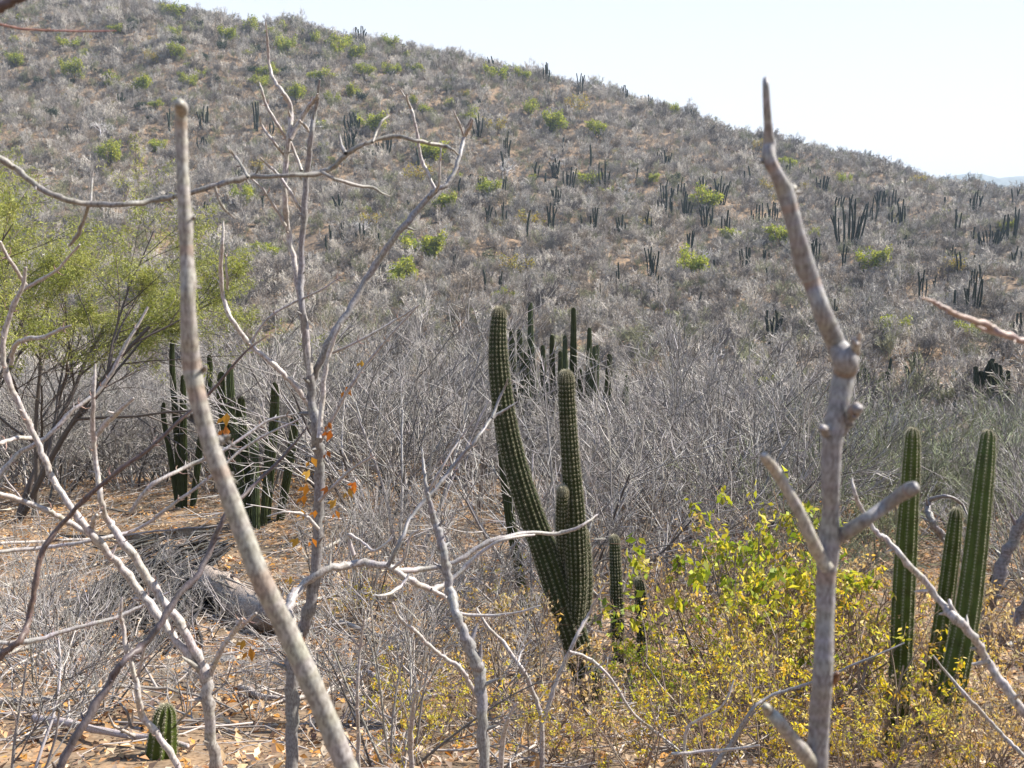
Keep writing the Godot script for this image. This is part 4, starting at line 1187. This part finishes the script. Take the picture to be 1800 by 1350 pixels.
	# slim stems lower centre
	o = thing("slim_sapling", base_point(952, 1440, 4.2), "slim bare sapling crossing the foot of the leaning cactus", "tree")
	for e in [[[952, 1480, 12], [952, 1350, 11], [953, 1275, 10], [942, 1230, 9], [925, 1190, 8], [910, 1165, 8], [885, 1130, 7], [860, 1105, 6], [838, 1070, 4]], [[954, 1270, 9], [970, 1220, 8], [990, 1170, 8], [1012, 1120, 7], [1035, 1080, 6], [1050, 1050, 4], [1062, 1030, 3]], [[910, 1165, 5], [920, 1140, 4], [935, 1125, 3]], [[1000, 1145, 6], [1040, 1160, 6], [1075, 1195, 5], [1110, 1250, 5], [1150, 1285, 5], [1195, 1320, 4]]]:
		limb(o, "branch", e, 4.2, 4.3, pale * 0.95, "branch_bark", 8, 5, 0.14, 0.09)
	o = thing("slim_sapling", base_point(870, 1450, 3.8), "slim pale sapling leaning left of bottom centre", "tree")
	for e in [[[870, 1480, 14], [878, 1380, 12], [885, 1300, 10], [895, 1260, 7], [910, 1235, 4]], [[725, 1400, 10], [722, 1300, 10], [725, 1245, 9], [735, 1215, 6]], [[845, 1240, 6], [825, 1200, 8], [810, 1175, 8], [780, 1155, 7], [755, 1135, 7], [730, 1110, 7], [705, 1090, 6], [690, 1060, 4]], [[632, 1420, 7], [630, 1300, 7], [628, 1230, 6], [632, 1150, 5], [640, 1090, 3]]]:
		limb(o, "branch", e, 3.8, 3.6, pale, "branch_bark", 8, 5, 0.14, 0.1)
	# forked shrub in the lower left
	o = thing("forked_shrub", base_point(385, 1450, 2.8), "pale forked shrub spreading over the lower left", "shrub")
	limb(o, "trunk", [[395, 1480, 26], [378, 1350, 22], [368, 1265, 20], [362, 1200, 22], [356, 1172, 24]], 2.8, 2.75, pale * 0.8, "branch_bark", 12, 6, 0.14, 0.0, [2.0])
	for e in [[[356, 1180, 18], [330, 1150, 16], [295, 1105, 15], [255, 1050, 15], [205, 988, 14], [165, 942, 14], [125, 892, 12], [88, 830, 11], [65, 775, 10], [40, 725, 10], [15, 665, 10], [5, 620, 9], [15, 560, 9], [40, 500, 7], [45, 470, 5]], [[360, 1190, 16], [345, 1150, 16], [315, 1095, 16], [275, 1040, 15], [240, 985, 15], [210, 945, 14], [190, 915, 12], [178, 880, 10], [170, 820, 9], [165, 770, 9], [164, 700, 7], [168, 640, 4]], [[368, 1195, 12], [385, 1150, 10], [405, 1120, 9], [418, 1098, 10], [425, 1088, 6]], [[405, 1118, 9], [430, 1095, 8], [450, 1078, 6]], [[160, 940, 10], [120, 918, 10], [80, 895, 9], [40, 880, 9], [0, 868, 8]], [[164, 775, 9], [185, 745, 9], [210, 722, 8], [235, 700, 5]], [[20, 640, 8], [25, 612, 8], [45, 596, 8], [75, 594, 7], [100, 582, 6], [125, 572, 3]], [[165, 940, 6], [163, 920, 9], [170, 905, 6]], [[60, 770, 8], [30, 770, 7], [0, 780, 7]], [[45, 500, 7], [25, 470, 6], [0, 425, 6]], [[40, 510, 6], [75, 490, 6], [105, 470, 5], [140, 430, 4]]]:
		limb(o, "branch", e, 2.75, 2.6, pale * 1.05, "branch_bark", 9, 5, 0.12, 0.14)
	o = thing("pale_shoot", base_point(320, 1450, 2.7), "pale whip-like shoot bending up from the bottom left", "shoot")
	limb(o, "stem", [[335, 1440, 14], [312, 1345, 12], [275, 1290, 12], [250, 1255, 12], [243, 1225, 11], [238, 1190, 9], [222, 1140, 8], [216, 1100, 8], [212, 1080, 6], [215, 1050, 4]], 2.7, 2.6, pale * 1.15, "branch_bark", 9, 5, 0.12, 0.1)
	limb(o, "twig", [[250, 1280, 7], [232, 1278, 6], [222, 1250, 5], [210, 1235, 4]], 2.7, 2.7, grey * 0.8, "branch_bark", 7, 4)
	limb(o, "twig", [[243, 1220, 7], [245, 1180, 6], [255, 1140, 5], [265, 1115, 3]], 2.7, 2.6, pale * 1.1, "branch_bark", 7, 4, 0.1, 0.1)
	o = thing("dark_sapling", base_point(95, 1400, 2.4), "dark grey stem slanting up from the bottom left corner", "stem")
	limb(o, "stem", [[85, 1420, 18], [108, 1345, 16], [150, 1270, 15], [190, 1205, 14], [215, 1165, 12], [250, 1135, 12], [280, 1100, 12], [310, 1050, 11], [345, 1015, 11], [372, 960, 10], [400, 900, 8], [450, 850, 7], [500, 800, 6], [540, 750, 3]], 2.4, 2.9, Color(0.12, 0.1, 0.105), "branch_bark", 10, 5, 0.12)
	o = thing("dark_sapling", base_point(-40, 1300, 2.3), "reddish dark stem crossing upward at the left edge", "stem")
	limb(o, "stem", [[-60, 1230, 12], [0, 1155, 12], [35, 1125, 12], [50, 1095, 11], [60, 1040, 10], [75, 970, 10], [110, 920, 9], [180, 850, 8], [260, 790, 7], [310, 745, 6], [370, 690, 5], [430, 620, 4], [470, 590, 2]], 2.3, 2.6, Color(0.14, 0.1, 0.09), "branch_bark", 9, 5, 0.12, 0.12)
	o = thing("thorny_branch", base_point(-50, 1250, 2.9), "thorny pale branch arching through the left middle", "branch")
	for e in [[[-30, 1130, 9], [50, 1128, 9], [120, 1108, 8], [190, 1090, 7], [250, 1065, 6], [300, 1040, 4]], [[-20, 860, 8], [30, 800, 8], [80, 770, 8], [130, 720, 7], [180, 680, 7], [220, 610, 6], [260, 540, 4]], [[0, 970, 7], [80, 962, 7], [160, 950, 7], [240, 930, 6], [300, 890, 6], [380, 830, 5], [440, 780, 5], [530, 735, 3]], [[230, 900, 7], [270, 850, 7], [340, 815, 7], [395, 790, 6], [470, 740, 5], [520, 728, 3]]]:
		limb(o, "branch", e, 2.9, 3.1, pale, "branch_bark", 8, 5, 0.12, 0.08)
	# right-hand side
	o = thing("slanting_branch", base_point(1850, 1420, 1.9), "pale knotted branch slanting down across the right cacti", "branch")
	limb(o, "branch", [[1880, 1380, 17], [1800, 1255, 17], [1770, 1212, 16], [1735, 1160, 15], [1715, 1125, 15], [1690, 1094, 16], [1675, 1085, 18], [1655, 1060, 12], [1620, 1015, 12], [1590, 985, 11], [1560, 950, 10], [1540, 935, 9], [1515, 895, 7], [1503, 868, 7], [1497, 840, 3]], 1.9, 1.95, pale * 0.95, "branch_bark", 12, 6, 0.1)
	limb(o, "spur", [[1678, 1080, 12], [1672, 1066, 8], [1668, 1054, 5]], 1.92, 1.92, pale, "branch_bark", 8, 3)
	limb(o, "spur", [[1738, 1163, 10], [1722, 1166, 7], [1708, 1167, 4]], 1.92, 1.92, pale, "branch_bark", 8, 3)
	o = thing("slanting_branch", base_point(1850, 1420, 2.6), "thin branch slanting into the bottom right corner", "branch")
	limb(o, "branch", [[1860, 1385, 9], [1800, 1328, 8], [1770, 1300, 7], [1735, 1262, 7], [1700, 1225, 7], [1665, 1185, 5], [1640, 1152, 3]], 2.6, 2.6, pale * 0.8, "branch_bark", 8, 5, 0.1)
	o = thing("thin_twig", base_point(2290, 1500, 1.1), "blurred reddish twig reaching in from the right edge", "twig")
	limb(o, "twig", [[2290, 1500, 20], [2240, 1050, 17], [2080, 740, 14], [1860, 622, 11], [1800, 600, 11], [1760, 586, 12], [1742, 575, 12], [1700, 560, 10], [1665, 545, 9], [1640, 530, 7], [1620, 524, 4]], 1.1, 1.0, Color(0.34, 0.25, 0.22), "branch_bark", 8, 5, 0.1)
	limb(o, "twig", [[1800, 602, 8], [1760, 588, 8], [1735, 582, 7], [1715, 572, 5]], 1.12, 1.08, Color(0.38, 0.3, 0.27), "branch_bark", 8, 4, 0.1)
	o = thing("grey_limb", base_point(1735, 1160, 7.8), "bent dead grey limbs behind the right-hand cacti", "limb")
	for e in [[[1725, 1200, 26], [1730, 1090, 24], [1748, 1040, 22], [1765, 985, 20], [1785, 940, 18], [1815, 890, 16]], [[1735, 1180, 22], [1745, 1145, 22], [1765, 1110, 22], [1790, 1080, 20], [1830, 1040, 18]], [[1740, 1150, 14], [1765, 1137, 14], [1790, 1130, 12], [1830, 1120, 10]], [[1695, 985, 14], [1680, 960, 14], [1655, 940, 13], [1640, 920, 12], [1631, 895, 11], [1636, 878, 8], [1665, 872, 6], [1690, 885, 5], [1700, 905, 3]]]:
		limb(o, "limb", e, 7.8, 7.7, Color(0.2, 0.19, 0.195), "dead_wood", 10, 5, 0.2)
	o = thing("curved_twig", base_point(1200, 1400, 3.6), "thin arching twig from bottom right of centre to knobbly stem", "twig")
	limb(o, "branch", [[1195, 1420, 9], [1245, 1360, 8], [1290, 1300, 8], [1320, 1250, 7], [1350, 1225, 6], [1400, 1208, 6], [1450, 1190, 5], [1520, 1160, 4], [1590, 1130, 3]], 3.6, 3.6, grey, "branch_bark", 8, 5, 0.12)
	limb(o, "twig", [[1205, 1400, 6], [1205, 1290, 6], [1230, 1265, 5], [1270, 1240, 4], [1290, 1195, 3]], 3.6, 3.5, pale * 1.1, "branch_bark", 7, 4, 0.1, 0.1)
	limb(o, "twig", [[1180, 1325, 6], [1250, 1320, 6], [1300, 1315, 5], [1335, 1310, 3]], 3.6, 3.5, pale * 1.1, "branch_bark", 7, 4)
	# corner of the frame, top left
	o = thing("dark_branch", base_point(-640, 1700, 0.9), "dark blurred branch end in the top left corner", "branch")
	limb(o, "branch", [[-640, 1700, 40], [-560, 900, 34], [-350, 280, 26], [-60, 34, 20], [0, 12, 17], [30, -2, 14], [70, -24, 10]], 0.9, 0.9, Color(0.1, 0.07, 0.065), "stem_bark", 10, 4)
	o = thing("thin_twig", base_point(-500, 1600, 1.5), "faint reddish twig running level near the top left corner", "twig")
	limb(o, "twig", [[-500, 1600, 14], [-450, 700, 12], [-300, 160, 8], [-60, 50, 4], [40, 51, 4], [120, 55, 3], [205, 54, 2]], 1.5, 1.6, Color(0.3, 0.16, 0.14), "branch_bark", 6, 4)
